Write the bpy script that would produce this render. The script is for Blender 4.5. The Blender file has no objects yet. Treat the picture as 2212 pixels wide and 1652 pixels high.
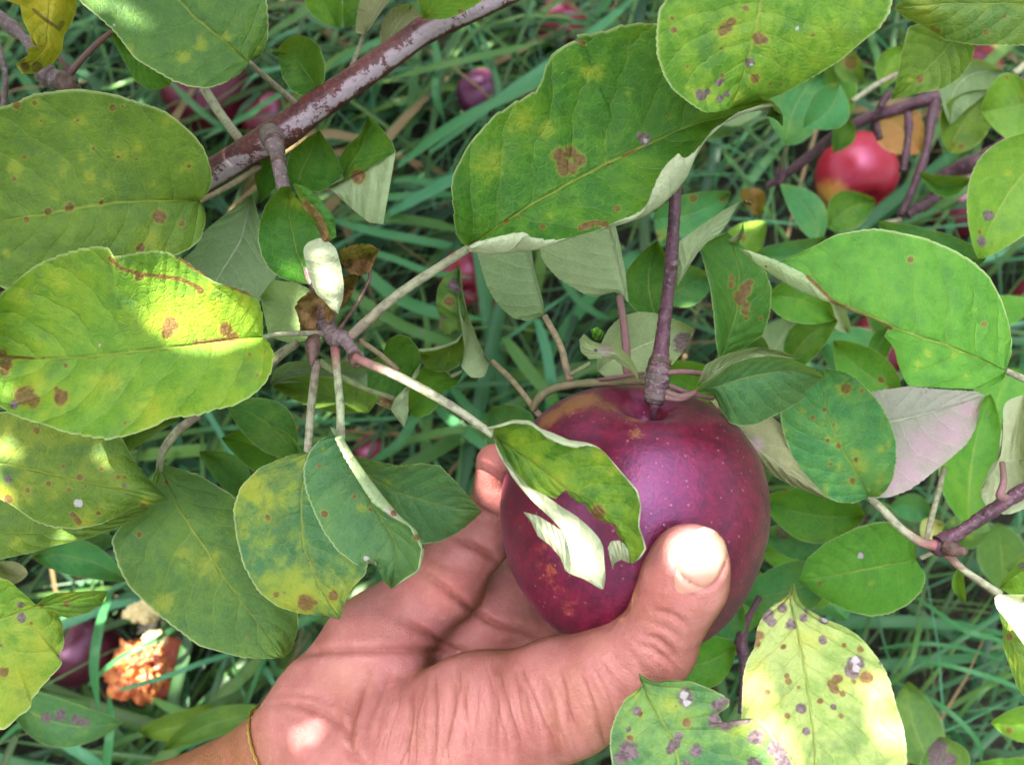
import bpy, bmesh, math, random
import numpy as np
from mathutils import Vector, Matrix
from mathutils.bvhtree import BVHTree

# ------------------------------------------------------------------ camera
S = bpy.context.scene
COL = S.collection
R = math.radians
PITCH = 65.0                     # degrees below the horizon
CAM_H = 0.72                     # metres above the grass roots
LENS, SENSOR = 3.85, 4.54        # a phone camera
K = SENSOR / LENS                # picture width at 1 m
PW, PH = 2212.0, 1652.0
cam_d = bpy.data.cameras.new("camera")
cam = bpy.data.objects.new("camera", cam_d)
COL.objects.link(cam)
cam.location = (0, 0, CAM_H)
cam.rotation_euler = (R(90 - PITCH), 0, 0)
cam_d.lens, cam_d.sensor_width, cam_d.clip_start, cam_d.clip_end = LENS, SENSOR, 0.01, 500
cam_d.dof.use_dof = True
cam_d.dof.focus_distance = 0.262
cam_d.dof.aperture_fstop = 1.9
S.camera = cam
CP = np.array([0, 0, CAM_H])
CR = np.array([1.0, 0, 0])
CF = np.array([0, math.cos(R(PITCH)), -math.sin(R(PITCH))])
CU = np.array([0, math.sin(R(PITCH)), math.cos(R(PITCH))])

# ------------------------------------------------------------------ sky, sun, exposure
sc = np.array([-0.42, 0.52, 0.74]); sc /= np.linalg.norm(sc)      # right, up, towards the viewer
SUN = CR * sc[0] + CU * sc[1] - CF * sc[2]
elev, azim = math.asin(SUN[2]), math.atan2(SUN[0], SUN[1])
w = bpy.data.worlds.new("World"); S.world = w; w.use_nodes = True
nt = w.node_tree
sky = nt.nodes.new("ShaderNodeTexSky"); sky.sky_type = 'NISHITA'
sky.sun_disc = False; sky.sun_elevation = elev; sky.sun_rotation = azim
sky.dust_density = 4.0; sky.air_density = 1.0; sky.ozone_density = 1.0
hs = nt.nodes.new("ShaderNodeHueSaturation"); hs.inputs['Saturation'].default_value = 0.45
nt.links.new(sky.outputs[0], hs.inputs['Color'])
nt.links.new(hs.outputs[0], nt.nodes['Background'].inputs[0])
nt.nodes['Background'].inputs[1].default_value = 0.15
sl = bpy.data.lights.new("sun", 'SUN'); sl.energy = 5.0; sl.angle = R(0.5); sl.color = (1, 0.93, 0.82)
so = bpy.data.objects.new("sun", sl); COL.objects.link(so)
so.rotation_euler = Vector((-SUN[0], -SUN[1], -SUN[2])).to_track_quat('-Z', 'Y').to_euler()
so.location = tuple(CP + SUN * 5)
S.view_settings.view_transform = 'Standard'; S.view_settings.look = 'None'
S.view_settings.gamma = 1; S.view_settings.exposure = 3.22
S.cycles.max_bounces = 6; S.cycles.transmission_bounces = 4; S.cycles.diffuse_bounces = 4
S.cycles.glossy_bounces = 3; S.cycles.caustics_reflective = False; S.cycles.caustics_refractive = False
S.cycles.use_denoising = True

# ------------------------------------------------------------------ helpers
def W(px, py, d):
    """a point of the place: D metres in front of the viewer on a line of sight"""
    px, py, d = np.asarray(px, float), np.asarray(py, float), np.asarray(d, float)
    x = (px / PW - .5) * K * d
    y = -(py / PH - .5) * K * PH / PW * d
    return CP + x[..., None] * CR + y[..., None] * CU + d[..., None] * CF
def G(px, py, h=0.0):
    """where a line of sight meets height h above the ground"""
    q = W(px, py, 1.0) - CP
    return CP + q * ((h - CAM_H) / q[2])
def depth(p): return float(np.dot(np.asarray(p) - CP, CF))
def mpp(d): return K * d / PW
TO = {0: (0, 0, 1)}
for n, (x, y) in enumerate([(0, 0), (800, 0), (1600, 0), (0, 600), (800, 600), (1600, 600), (0, 1187), (800, 1187), (1600, 1187)], 1):
    TO[n] = (x * .8848, y * .8848, .36433)
def pts(s, tile):
    ox, oy, k = TO[tile]
    out, anc = [], []
    for a in s.split():
        v = [float(q) for q in a.split(',')]
        out.append((ox + v[0] * k, oy + v[1] * k)); anc.append(v[2] if len(v) > 2 else None)
    return np.array(out), anc
def curve(s, tile, N, smooth=2):
    p, anc = pts(s, tile) if isinstance(s, str) else (np.array(s, float), [None] * len(s))
    L = np.concatenate([[0], np.cumsum(np.linalg.norm(np.diff(p, axis=0), axis=1))])
    anc[0], anc[-1] = 0.0, 1.0
    ai = [i for i, a in enumerate(anc) if a is not None]
    t = np.interp(L, [L[i] for i in ai], [anc[i] for i in ai])
    t = t + np.arange(len(t)) * 1e-9
    u = np.linspace(0.004, 0.996, N)
    q = np.stack([np.interp(u, t, p[:, 0]), np.interp(u, t, p[:, 1])], 1)
    for _ in range(smooth):
        q[1:-1] = (q[:-2] + 2 * q[1:-1] + q[2:]) / 4
    return q
def link(o, parent=None, loc=None):
    COL.objects.link(o)
    if loc is not None: o.location = tuple(loc)
    if parent is not None:
        o.parent = parent
        o.location = tuple(np.array(o.location) - np.array(parent['_o']))
    return o
def tag(o, label=None, cat=None, group=None, kind=None):
    if label: o['label'] = label
    if cat: o['category'] = cat
    if group: o['group'] = group
    if kind: o['kind'] = kind
    return o
def empty(name, loc, label, cat, group=None):
    o = bpy.data.objects.new(name, None); COL.objects.link(o); o.location = tuple(loc)
    o['_o'] = [float(q) for q in loc]
    return tag(o, label, cat, group)
def mesh_obj(name, v, f, mat, parent=None, origin=None, uv=None, attrs=None, smooth=True):
    v = np.asarray(v, float)
    origin = v.mean(0) if origin is None else np.asarray(origin, float)
    me = bpy.data.meshes.new(name)
    me.from_pydata((v - origin).tolist(), [], f if isinstance(f, list) else f.tolist())
    if smooth: me.polygons.foreach_set('use_smooth', [True] * len(me.polygons))
    if uv is not None:
        l = me.uv_layers.new(name="UVMap")
        li = np.empty(len(me.loops), int); me.loops.foreach_get('vertex_index', li)
        l.data.foreach_set('uv', np.asarray(uv, float)[li].ravel())
    for k, a in (attrs or {}).items():
        at = me.attributes.new(k, 'FLOAT', 'POINT'); at.data.foreach_set('value', np.asarray(a, float))
    me.materials.append(mat); me.update()
    o = bpy.data.objects.new(name, me)
    o['_o'] = [float(q) for q in origin]
    return link(o, parent, origin)
def grid_faces(n, m, flip=False, wrap=False):
    i, j = np.meshgrid(np.arange(n - 1), np.arange(m if wrap else m - 1), indexing='ij')
    j2 = (j + 1) % m
    a, b, c, d = i * m + j, i * m + j2, (i + 1) * m + j2, (i + 1) * m + j
    f = np.stack([a, b, c, d] if flip else [a, d, c, b], -1).reshape(-1, 4)
    return f
rng = np.random.default_rng(7)
random.seed(7)
def wob(x, seed, n=4, f0=1.0):
    r = np.random.default_rng(seed); y = 0
    for k in range(n):
        y = y + math.sin(1) * 0 + r.normal() * np.sin(x * f0 * (k + 1) * 6.283 * .5 + r.uniform(0, 6.28)) / (k + 1)
    return y

# ------------------------------------------------------------------ materials
def mat_new(name):
    m = bpy.data.materials.new(name); m.use_nodes = True
    n = m.node_tree; n.nodes.clear()
    out = n.nodes.new("ShaderNodeOutputMaterial")
    b = n.nodes.new("ShaderNodeBsdfPrincipled"); n.links.new(b.outputs[0], out.inputs[0])
    return m, n, b, out
class NB:
    def __init__(s, n): s.n = n
    def add(s, t, **kw):
        o = s.n.nodes.new(t)
        for k, v in kw.items():
            if hasattr(o, k): setattr(o, k, v)
        return o
    def put(s, sock, v):
        if isinstance(v, bpy.types.NodeSocket): s.n.links.new(v, sock)
        elif v is not None: sock.default_value = v
    def m(s, op, a, b=None, c=None, clamp=False):
        o = s.add("ShaderNodeMath", operation=op, use_clamp=clamp)
        for i, v in enumerate((a, b, c)):
            if v is not None: s.put(o.inputs[i], v)
        return o.outputs[0]
    def mix(s, f, a, b, blend='MIX'):
        o = s.add("ShaderNodeMix", data_type='RGBA', blend_type=blend)
        s.put(o.inputs[0], f)
        for i, v in ((6, a), (7, b)):
            if isinstance(v, tuple) and len(v) == 3: v = v + (1,)
            s.put(o.inputs[i], v)
        return o.outputs[2]
    def ramp(s, x, lo, hi):
        o = s.add("ShaderNodeMapRange", interpolation_type='SMOOTHSTEP')
        s.put(o.inputs[0], x); o.inputs[1].default_value = lo; o.inputs[2].default_value = hi
        return o.outputs[0]
    def noise(s, vec, scale, detail=3, rough=.55, dist=0, w=None):
        o = s.add("ShaderNodeTexNoise")
        if w is not None: o.noise_dimensions = '4D'; s.put(o.inputs['W'], w)
        if vec is not None: s.put(o.inputs['Vector'], vec)
        o.inputs['Scale'].default_value = scale; o.inputs['Detail'].default_value = detail
        o.inputs['Roughness'].default_value = rough; o.inputs['Distortion'].default_value = dist
        return o.outputs[0]
    def vor(s, vec, scale, feature='F1', out='Distance', rnd=1):
        o = s.add("ShaderNodeTexVoronoi", feature=feature)
        if vec is not None: s.put(o.inputs['Vector'], vec)
        o.inputs['Scale'].default_value = scale
        o.inputs['Randomness'].default_value = rnd
        return o.outputs[out]
    def attr(s, name, kind='GEOMETRY', out='Fac'):
        o = s.add("ShaderNodeAttribute", attribute_type=kind); o.attribute_name = name
        return o.outputs[out]
    def bump(s, h, dist, strength=1.0, normal=None):
        o = s.add("ShaderNodeBump"); o.inputs['Strength'].default_value = strength
        o.inputs['Distance'].default_value = dist; s.put(o.inputs['Height'], h)
        if normal is not None: s.put(o.inputs['Normal'], normal)
        return o.outputs[0]

def make_leaf_mat():
    m, n, b, out = mat_new("apple_leaf")
    q = NB(n)
    tc = q.add("ShaderNodeTexCoord"); ob = tc.outputs['Object']
    sep = q.add("ShaderNodeSeparateXYZ"); n.links.new(tc.outputs['UV'], sep.inputs[0])
    u, v = sep.outputs[0], sep.outputs[1]
    vs = q.m('MULTIPLY', q.m('SUBTRACT', v, .5), 2.0)
    av = q.m('ABSOLUTE', vs)
    side = q.m('GREATER_THAN', vs, 0.0)
    seed = q.attr('seed', 'OBJECT')
    nz1 = q.noise(ob, 45, 4, .6, 0, seed)
    nz2 = q.noise(ob, 190, 6, .72, .5, seed)
    nz3 = q.noise(ob, 900, 2)
    ph = q.m('MULTIPLY', q.m('SUBTRACT', u, q.m('MULTIPLY', q.m('POWER', av, 1.25), .24)), 8.5)
    ph = q.m('ADD', ph, q.m('MULTIPLY', side, .45))
    ph = q.m('ADD', ph, q.m('MULTIPLY', nz1, .9))
    ph = q.m('ADD', ph, q.m('MULTIPLY', q.noise(ob, 110, 2), .35))
    fr = q.m('ABSOLUTE', q.m('SUBTRACT', q.m('FRACT', ph), .5))            # 0 on a side vein
    wv = q.m('SUBTRACT', .034, q.m('MULTIPLY', av, .02))
    sv = q.m('SUBTRACT', 1.0, q.m('DIVIDE', fr, wv), clamp=True)
    mv = q.m('SUBTRACT', 1.0, q.m('DIVIDE', av, q.m('SUBTRACT', .036, q.m('MULTIPLY', u, .02))), clamp=True)
    ret = q.vor(ob, 400, 'DISTANCE_TO_EDGE')
    rv = q.m('SUBTRACT', 1.0, q.m('DIVIDE', ret, .10), clamp=True)
    ret2 = q.vor(ob, 900, 'DISTANCE_TO_EDGE')
    rv2 = q.m('SUBTRACT', 1.0, q.m('DIVIDE', ret2, .12), clamp=True)
    col = q.attr('leaf_col', 'OBJECT', 'Color')
    ucol = q.attr('under_col', 'OBJECT', 'Color')
    ycol = q.attr('mottle_col', 'OBJECT', 'Color')
    mot = q.attr('mottle', 'OBJECT')
    # top side
    hv = q.add("ShaderNodeHueSaturation"); n.links.new(col, hv.inputs['Color'])
    q.put(hv.inputs['Value'], q.m('ADD', q.m('ADD', .30, q.m('MULTIPLY', nz2, .95)), q.m('MULTIPLY', q.noise(ob, 1500, 3, .7), .45)))
    q.put(hv.inputs['Hue'], q.m('ADD', .485, q.m('MULTIPLY', nz1, .03)))
    top = hv.outputs[0]
    ym = q.ramp(q.m('ADD', q.m('ADD', q.m('MULTIPLY', nz1, .5), q.m('MULTIPLY', nz2, .5)), q.m('MULTIPLY', q.attr('yellow'), .12)), .44, .60)
    top = q.mix(q.m('MULTIPLY', ym, mot), top, ycol)
    ye = q.ramp(q.m('ADD', q.attr('yellow'), q.m('MULTIPLY', q.m('SUBTRACT', nz2, .5), 2.0)), .52, 1.0)
    top = q.mix(q.m('MULTIPLY', ye, .42), top, (.34, .34, .03))
    nb = q.noise(ob, 75, 5, .65, .3, q.m('ADD', seed, 40.0))
    blu = q.mix(.6, top, (.018, .085, .040))
    top = q.mix(q.m('MULTIPLY', q.ramp(nb, .50, .64), q.m('MULTIPLY', q.m('ADD', mot, .2), .75)), top, blu)
    veinc = q.mix(.38, top, (.30, .36, .08))
    top = q.mix(q.m('MULTIPLY', rv, .24), top, veinc)
    top = q.mix(q.m('MULTIPLY', rv2, .12), top, veinc)
    top = q.mix(q.m('MULTIPLY', sv, .75), top, veinc)
    top = q.mix(q.m('MULTIPLY', mv, .85), top, (.24, .29, .06))
    rim = q.ramp(av, .965, .995)
    top = q.mix(q.m('MULTIPLY', rim, .55), top, (.42, .46, .22))
    # underside
    hv2 = q.add("ShaderNodeHueSaturation"); n.links.new(ucol, hv2.inputs['Color'])
    q.put(hv2.inputs['Value'], q.m('ADD', .68, q.m('MULTIPLY', nz2, .64)))
    und = hv2.outputs[0]
    pk = q.ramp(q.m('ADD', q.attr('pink'), q.m('MULTIPLY', q.m('SUBTRACT', nz2, .5), .8)), .3, .9)
    und = q.mix(q.m('MULTIPLY', pk, .7), und, (.42, .25, .33))
    und = q.mix(q.m('MULTIPLY', sv, .4), und, (.50, .54, .38))
    und = q.mix(q.m('MULTIPLY', mv, .85), und, (.50, .52, .36))
    und = q.mix(q.m('MULTIPLY', rv, .10), und, (.5, .54, .38))
    back = q.add("ShaderNodeNewGeometry").outputs['Backfacing']
    c = q.mix(back, top, und)
    # blotches and dead tissue on both sides
    pb = q.m('ADD', q.attr('brown'), q.m('MULTIPLY', q.m('SUBTRACT', q.noise(ob, 420, 3), .5), .55))
    halo = q.ramp(pb, .16, .42)
    c = q.mix(q.m('MULTIPLY', halo, .35), c, (.28, .25, .03))
    bc = q.mix(q.ramp(nz3, .35, .65), (.085, .026, .016), (.17, .070, .038))
    c = q.mix(q.m('MULTIPLY', q.ramp(pb, .38, .58), q.m('ADD', .55, q.m('MULTIPLY', nz2, .6))), c, bc)
    pp = q.m('ADD', q.attr('purple'), q.m('MULTIPLY', q.m('SUBTRACT', q.noise(ob, 420, 3), .5), .7))
    pc = q.mix(q.ramp(nz3, .4, .6), (.075, .035, .06), (.17, .10, .14))
    c = q.mix(q.m('MULTIPLY', q.ramp(pp, .38, .58), .9), c, pc)
    pw = q.m('ADD', q.attr('pale'), q.m('MULTIPLY', q.m('SUBTRACT', q.noise(ob, 700, 3), .5), .9))
    c = q.mix(q.ramp(pw, .45, .6), c, (.36, .33, .34))
    dn = q.m('ADD', q.attr('dead'), q.m('MULTIPLY', q.m('SUBTRACT', nz2, .5), .5))
    dc = q.mix(q.ramp(q.noise(ob, 260, 4, .6), .35, .68), (.085, .030, .014), (.34, .18, .09))
    c = q.mix(q.ramp(dn, .4, .58), c, dc)
    n.links.new(c, b.inputs['Base Color'])
    q.put(b.inputs['Roughness'], q.m('ADD', q.m('ADD', .40, q.m('MULTIPLY', nz2, .18)), q.m('MULTIPLY', back, .4)))
    b.inputs['Specular IOR Level'].default_value = .24
    quilt = q.m('MULTIPLY', q.m('POWER', q.m('MULTIPLY', fr, 2.0), .5), q.m('SUBTRACT', 1.0, mv))
    h = q.m('ADD', q.m('MULTIPLY', quilt, q.m('MULTIPLY', q.attr('relief', 'OBJECT'), 1.1)), q.m('MULTIPLY', q.m('SUBTRACT', 1.0, rv), .10))
    h = q.m('ADD', h, q.m('MULTIPLY', nz2, .7))
    h = q.m('ADD', h, q.m('MULTIPLY', rv2, -.06))
    n.links.new(q.bump(h, .0011, .8), b.inputs['Normal'])
    tr = q.add("ShaderNodeBsdfTranslucent")
    tcol = q.mix(.65, c, (.42, .55, .03), 'MIX')
    n.links.new(q.mix(1.0, tcol, (.8, .8, .8), 'MULTIPLY'), tr.inputs[0])
    mx = q.add("ShaderNodeMixShader"); mx.inputs[0].default_value = .22
    n.links.new(b.outputs[0], mx.inputs[1]); n.links.new(tr.outputs[0], mx.inputs[2])
    n.links.new(mx.outputs[0], out.inputs[0])
    return m
def make_bark(name, base, light, dark, waxy, waxcol=(.34, .27, .31)):
    m, n, b, out = mat_new(name); q = NB(n)
    tc = q.add("ShaderNodeTexCoord"); ob = tc.outputs['Object']
    sep = q.add("ShaderNodeSeparateXYZ"); n.links.new(tc.outputs['UV'], sep.inputs[0])
    nz = q.noise(ob, 120, 5, .65); nf = q.noise(ob, 700, 3, .6)
    c = q.mix(q.ramp(nz, .3, .7), dark, base)
    c = q.mix(q.m('MULTIPLY', q.ramp(nf, .5, .75), .5), c, light)
    # flaking waxy film along one flank
    fl = q.m('ABSOLUTE', q.m('SUBTRACT', sep.outputs[1], .36))
    ms = q.m('SUBTRACT', q.m('ADD', q.m('MULTIPLY', q.ramp(q.noise(ob, 75, 8, .82), .36, .52), .64), waxy), q.m('MULTIPLY', fl, 2.3))
    c = q.mix(q.m('MULTIPLY', q.ramp(ms, .46, .56), .8), c, waxcol)
    n.links.new(c, b.inputs['Base Color'])
    q.put(b.inputs['Roughness'], q.m('ADD', .38, q.m('MULTIPLY', q.ramp(ms, .44, .56), .35)))
    b.inputs['Specular IOR Level'].default_value = .28
    lent = q.ramp(q.vor(ob, 260), .24, .12)
    h = q.m('ADD', q.m('ADD', nz, q.m('MULTIPLY', nf, .4)), q.m('MULTIPLY', lent, .25))
    n.links.new(q.bump(h, .0012, .9), b.inputs['Normal'])
    return m
def make_simple(name, a, bcol, rough=.6, scale=150, bump=.0006, spec=.4):
    m, n, b, out = mat_new(name); q = NB(n)
    ob = q.add("ShaderNodeTexCoord").outputs['Object']
    nz = q.noise(ob, scale, 5, .6)
    n.links.new(q.mix(q.ramp(nz, .3, .7), a, bcol), b.inputs['Base Color'])
    b.inputs['Roughness'].default_value = rough; b.inputs['Specular IOR Level'].default_value = spec
    n.links.new(q.bump(nz, bump, .8), b.inputs['Normal'])
    return m
def make_petiole():
    m, n, b, out = mat_new("leaf_stalk"); q = NB(n)
    tc = q.add("ShaderNodeTexCoord"); ob = tc.outputs['Object']
    sep = q.add("ShaderNodeSeparateXYZ"); n.links.new(tc.outputs['UV'], sep.inputs[0])
    c0 = q.attr('stalk_col', 'OBJECT', 'Color'); c1 = q.attr('stalk_end', 'OBJECT', 'Color')
    sm = q.add("ShaderNodeCombineXYZ"); q.put(sm.inputs[0], q.m('MULTIPLY', sep.outputs[0], 5.0)); q.put(sm.inputs[1], q.m('MULTIPLY', sep.outputs[1], 16.0))
    nz = q.m('ADD', q.m('MULTIPLY', q.noise(ob, 420, 4), .55), q.m('MULTIPLY', q.noise(sm.outputs[0], 1.6, 4, .7), .45))
    c = q.mix(q.ramp(q.m('ADD', sep.outputs[0], q.m('MULTIPLY', q.m('SUBTRACT', nz, .5), .3)), .55, 1.0), c0, c1)
    c = q.mix(q.m('MULTIPLY', q.ramp(nz, .44, .60), .75), c, (.105, .085, .055))
    n.links.new(c, b.inputs['Base Color']); b.inputs['Roughness'].default_value = .6
    n.links.new(q.bump(nz, .0009, .9), b.inputs['Normal'])
    return m
def make_apple(name, hero):
    m, n, b, out = mat_new(name); q = NB(n)
    tc = q.add("ShaderNodeTexCoord"); ob = tc.outputs['Object']
    sep = q.add("ShaderNodeSeparateXYZ"); n.links.new(tc.outputs['UV'], sep.inputs[0])
    lon, lat = sep.outputs[0], sep.outputs[1]
    cmb = q.add("ShaderNodeCombineXYZ")
    sx = q.add("ShaderNodeSeparateXYZ"); n.links.new(ob, sx.inputs[0])
    nm = q.add("ShaderNodeVectorMath", operation='NORMALIZE'); n.links.new(ob, nm.inputs[0])
    sn = q.add("ShaderNodeSeparateXYZ"); n.links.new(nm.outputs[0], sn.inputs[0])
    n.links.new(sn.outputs[0], cmb.inputs[0]); n.links.new(sn.outputs[1], cmb.inputs[1])
    q.put(cmb.inputs[2], q.m('MULTIPLY', sn.outputs[2], .22))
    streak = q.noise(cmb.outputs[0], 14, 4, .6); fine = q.noise(ob, 900, 3, .6); mid = q.noise(ob, 60, 3)
    c1 = q.attr('skin_col', 'OBJECT', 'Color'); c2 = q.attr('skin_streak', 'OBJECT', 'Color')
    c = q.mix(q.ramp(q.m('ADD', q.m('MULTIPLY', streak, .7), q.m('MULTIPLY', mid, .3)), .36, .66), c1, c2)
    c = q.mix(q.m('MULTIPLY', q.ramp(fine, .5, .8), .25), c, (.20, .05, .06) if hero else (.16, .01, .02))
    dots = q.ramp(q.vor(ob, 330), .17, .08)
    c = q.mix(q.m('MULTIPLY', dots, .40), c, (.34, .14, .13))
    # the side that hung in the shade is paler and yellow
    bl = q.m('ADD', q.attr('blush'), q.m('MULTIPLY', q.m('SUBTRACT', q.noise(ob, 260 if hero else 40, 4, .7), .5), 1.3 if hero else .5))
    c = q.mix(q.m('MULTIPLY', q.ramp(bl, .5, .9), .55 if hero else .9), c, (.36, .09, .03) if hero else (.50, .30, .06))
    ru = q.m('ADD', q.attr('russet'), q.m('MULTIPLY', q.m('SUBTRACT', q.noise(cmb.outputs[0], 30, 5, .7), .5), .9))
    c = q.mix(q.m('MULTIPLY', q.ramp(ru, .42, .75), .75), c, (.20, .085, .02))
    n.links.new(c, b.inputs['Base Color'])
    q.put(b.inputs['Roughness'], q.m('ADD', .22, q.m('MULTIPLY', mid, .16)))
    b.inputs['Specular IOR Level'].default_value = .10
    b.inputs['Specular Tint'].default_value = (1, .55, .95, 1)
    b.inputs['Sheen Weight'].default_value = .03; b.inputs['Sheen Tint'].default_value = (.75, .7, 1, 1)
    b.inputs['Coat Weight'].default_value = .0; b.inputs['Coat Roughness'].default_value = .35
    nn = q.bump(q.m('ADD', fine, q.m('MULTIPLY', dots, .5)), .00025, .5)
    n.links.new(nn, b.inputs['Normal'])
    gs = q.add("ShaderNodeBsdfGlossy"); gs.inputs['Color'].default_value = (.062, .028, .060, 1) if hero else (.060, .035, .055, 1)
    q.put(gs.inputs['Roughness'], q.m('ADD', .24, q.m('MULTIPLY', mid, .18))); n.links.new(nn, gs.inputs['Normal'])
    ad = q.add("ShaderNodeAddShader"); n.links.new(b.outputs[0], ad.inputs[0]); n.links.new(gs.outputs[0], ad.inputs[1])
    n.links.new(ad.outputs[0], out.inputs[0])
    return m
def make_skin():
    m, n, b, out = mat_new("skin"); q = NB(n)
    ob = q.add("ShaderNodeTexCoord").outputs['Object']
    n1 = q.noise(ob, 60, 4, .6); n2 = q.noise(ob, 420, 4, .6); pores = q.vor(ob, 1500)
    pal = q.mix(q.ramp(n1, .3, .7), (.272, .092, .080), (.37, .142, .134))
    dor = q.mix(q.ramp(n1, .3, .7), (.17, .062, .027), (.23, .088, .040))
    c = q.mix(q.ramp(q.m('ADD', q.attr('palm'), q.m('MULTIPLY', q.m('SUBTRACT', n1, .5), .25)), .1, .9), dor, pal)
    c = q.mix(q.m('MULTIPLY', q.ramp(q.noise(ob, 95, 5, .65), .48, .70), .35), c, (.36, .105, .105))
    c = q.mix(q.m('MULTIPLY', q.ramp(q.noise(ob, 38, 3, .6), .5, .75), .35), c, (.37, .175, .10))
    c = q.mix(q.m('MULTIPLY', q.attr('blood'), .5), c, (.44, .12, .10))
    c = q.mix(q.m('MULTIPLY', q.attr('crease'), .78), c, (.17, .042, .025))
    c = q.mix(q.m('MULTIPLY', q.ramp(n2, .5, .75), .16), c, (.50, .26, .22))
    n.links.new(c, b.inputs['Base Color'])
    b.inputs['Roughness'].default_value = .52; b.inputs['Specular IOR Level'].default_value = .30
    b.inputs['Subsurface Weight'].default_value = .10
    b.inputs['Subsurface Radius'].default_value = (.9, .35, .2); b.inputs['Subsurface Scale'].default_value = .004
    h = q.m('ADD', q.m('MULTIPLY', n2, .8), q.m('MULTIPLY', pores, .35))
    n.links.new(q.bump(h, .0005, .8), b.inputs['Normal'])
    return m
def make_grass():
    m, n, b, out = mat_new("grass_blade"); q = NB(n)
    tc = q.add("ShaderNodeTexCoord")
    sep = q.add("ShaderNodeSeparateXYZ"); n.links.new(tc.outputs['UV'], sep.inputs[0])
    rv = q.attr('shade'); dry = q.attr('dry')
    c = q.mix(rv, (.005, .032, .011), (.046, .180, .056))
    c = q.mix(q.ramp(rv, .75, 1.0), c, (.055, .20, .115))
    c = q.mix(q.attr('warm'), c, q.mix(rv, (.022, .055, .006), (.09, .17, .02)))
    st = q.m('ABSOLUTE', q.m('SUBTRACT', q.m('FRACT', q.m('MULTIPLY', sep.outputs[1], 6.0)), .5))
    c = q.mix(q.m('MULTIPLY', q.ramp(st, .3, .5), .25), c, (.07, .2, .1))
    c = q.mix(q.ramp(dry, .5, .7), c, (.16, .11, .05))
    n.links.new(c, b.inputs['Base Color'])
    b.inputs['Roughness'].default_value = .42; b.inputs['Specular IOR Level'].default_value = .25
    tr = q.add("ShaderNodeBsdfTranslucent"); n.links.new(c, tr.inputs[0])
    mx = q.add("ShaderNodeMixShader"); mx.inputs[0].default_value = .25
    n.links.new(b.outputs[0], mx.inputs[1]); n.links.new(tr.outputs[0], mx.inputs[2])
    n.links.new(mx.outputs[0], out.inputs[0])
    return m
def make_soil():
    m, n, b, out = mat_new("orchard_soil"); q = NB(n)
    ob = q.add("ShaderNodeTexCoord").outputs['Object']
    nz = q.noise(ob, 14, 8, .7); nf = q.noise(ob, 160, 4)
    c = q.mix(q.ramp(nz, .35, .65), (.006, .007, .003), (.020, .018, .008))
    c = q.mix(q.m('MULTIPLY', q.ramp(nf, .5, .7), .5), c, (.075, .050, .026))
    n.links.new(c, b.inputs['Base Color']); b.inputs['Roughness'].default_value = .9
    n.links.new(q.bump(q.m('ADD', nz, nf), .02, 1.0), b.inputs['Normal'])
    return m
LEAF = make_leaf_mat()
STALK = make_petiole()
BARK = make_bark("red_bark", (.105, .026, .024), (.17, .10, .09), (.050, .015, .018), .10)
TWIG = make_bark("purple_bark", (.085, .032, .050), (.22, .15, .18), (.040, .016, .026), -.60)
GREYTWIG = make_bark("grey_bark", (.15, .10, .105), (.32, .27, .28), (.07, .045, .045), -.2, (.40, .36, .37))
GREENTWIG = make_simple("green_twig_bark", (.10, .10, .045), (.16, .12, .07))
APPLE = make_apple("ripe_apple_skin", True)
APPLE2 = make_apple("fallen_apple_skin", False)
SKIN = make_skin()
GRASS = make_grass()
SOIL = make_soil()
BUD = make_simple("bud_scales", (.035, .016, .014), (.13, .07, .055), .6, 400)
GOLD, _n, _b, _o = mat_new("gold_chain")
_b.inputs['Base Color'].default_value = (.72, .46, .14, 1); _b.inputs['Metallic'].default_value = 1; _b.inputs['Roughness'].default_value = .28
NAIL, _n, _b, _o = mat_new("nail"); _q = NB(_n)
_tc = _q.add("ShaderNodeTexCoord"); _s = _q.add("ShaderNodeSeparateXYZ"); _n.links.new(_tc.outputs['UV'], _s.inputs[0])
_n.links.new(_q.mix(_q.ramp(_s.outputs[1], .80, .90), (.42, .20, .15), (.55, .44, .36)), _b.inputs['Base Color'])
_b.inputs['Roughness'].default_value = .3; _b.inputs['Subsurface Weight'].default_value = .1; _b.inputs['Subsurface Scale'].default_value = .002

# ------------------------------------------------------------------ leaves
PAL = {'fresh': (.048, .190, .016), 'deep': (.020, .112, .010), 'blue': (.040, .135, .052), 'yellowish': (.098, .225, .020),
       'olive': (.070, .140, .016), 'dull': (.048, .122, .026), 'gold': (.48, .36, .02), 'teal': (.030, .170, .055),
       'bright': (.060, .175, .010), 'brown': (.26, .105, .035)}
UND = {'pale': (.27, .34, .175), 'grey': (.16, .235, .11), 'white': (.37, .405, .255), 'tan': (.25, .245, .125), 'mauve': (.30, .29, .24)}
LSEED = [0]
def set_leaf(o, col, und, mottle, mcol, relief=.5):
    LSEED[0] += 1
    o['leaf_col'] = PAL[col] if isinstance(col, str) else col
    o['under_col'] = UND[und] if isinstance(und, str) else und
    o['mottle_col'] = mcol; o['mottle'] = float(mottle); o['seed'] = float(LSEED[0] * 3.7); o['relief'] = float(relief)
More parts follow.
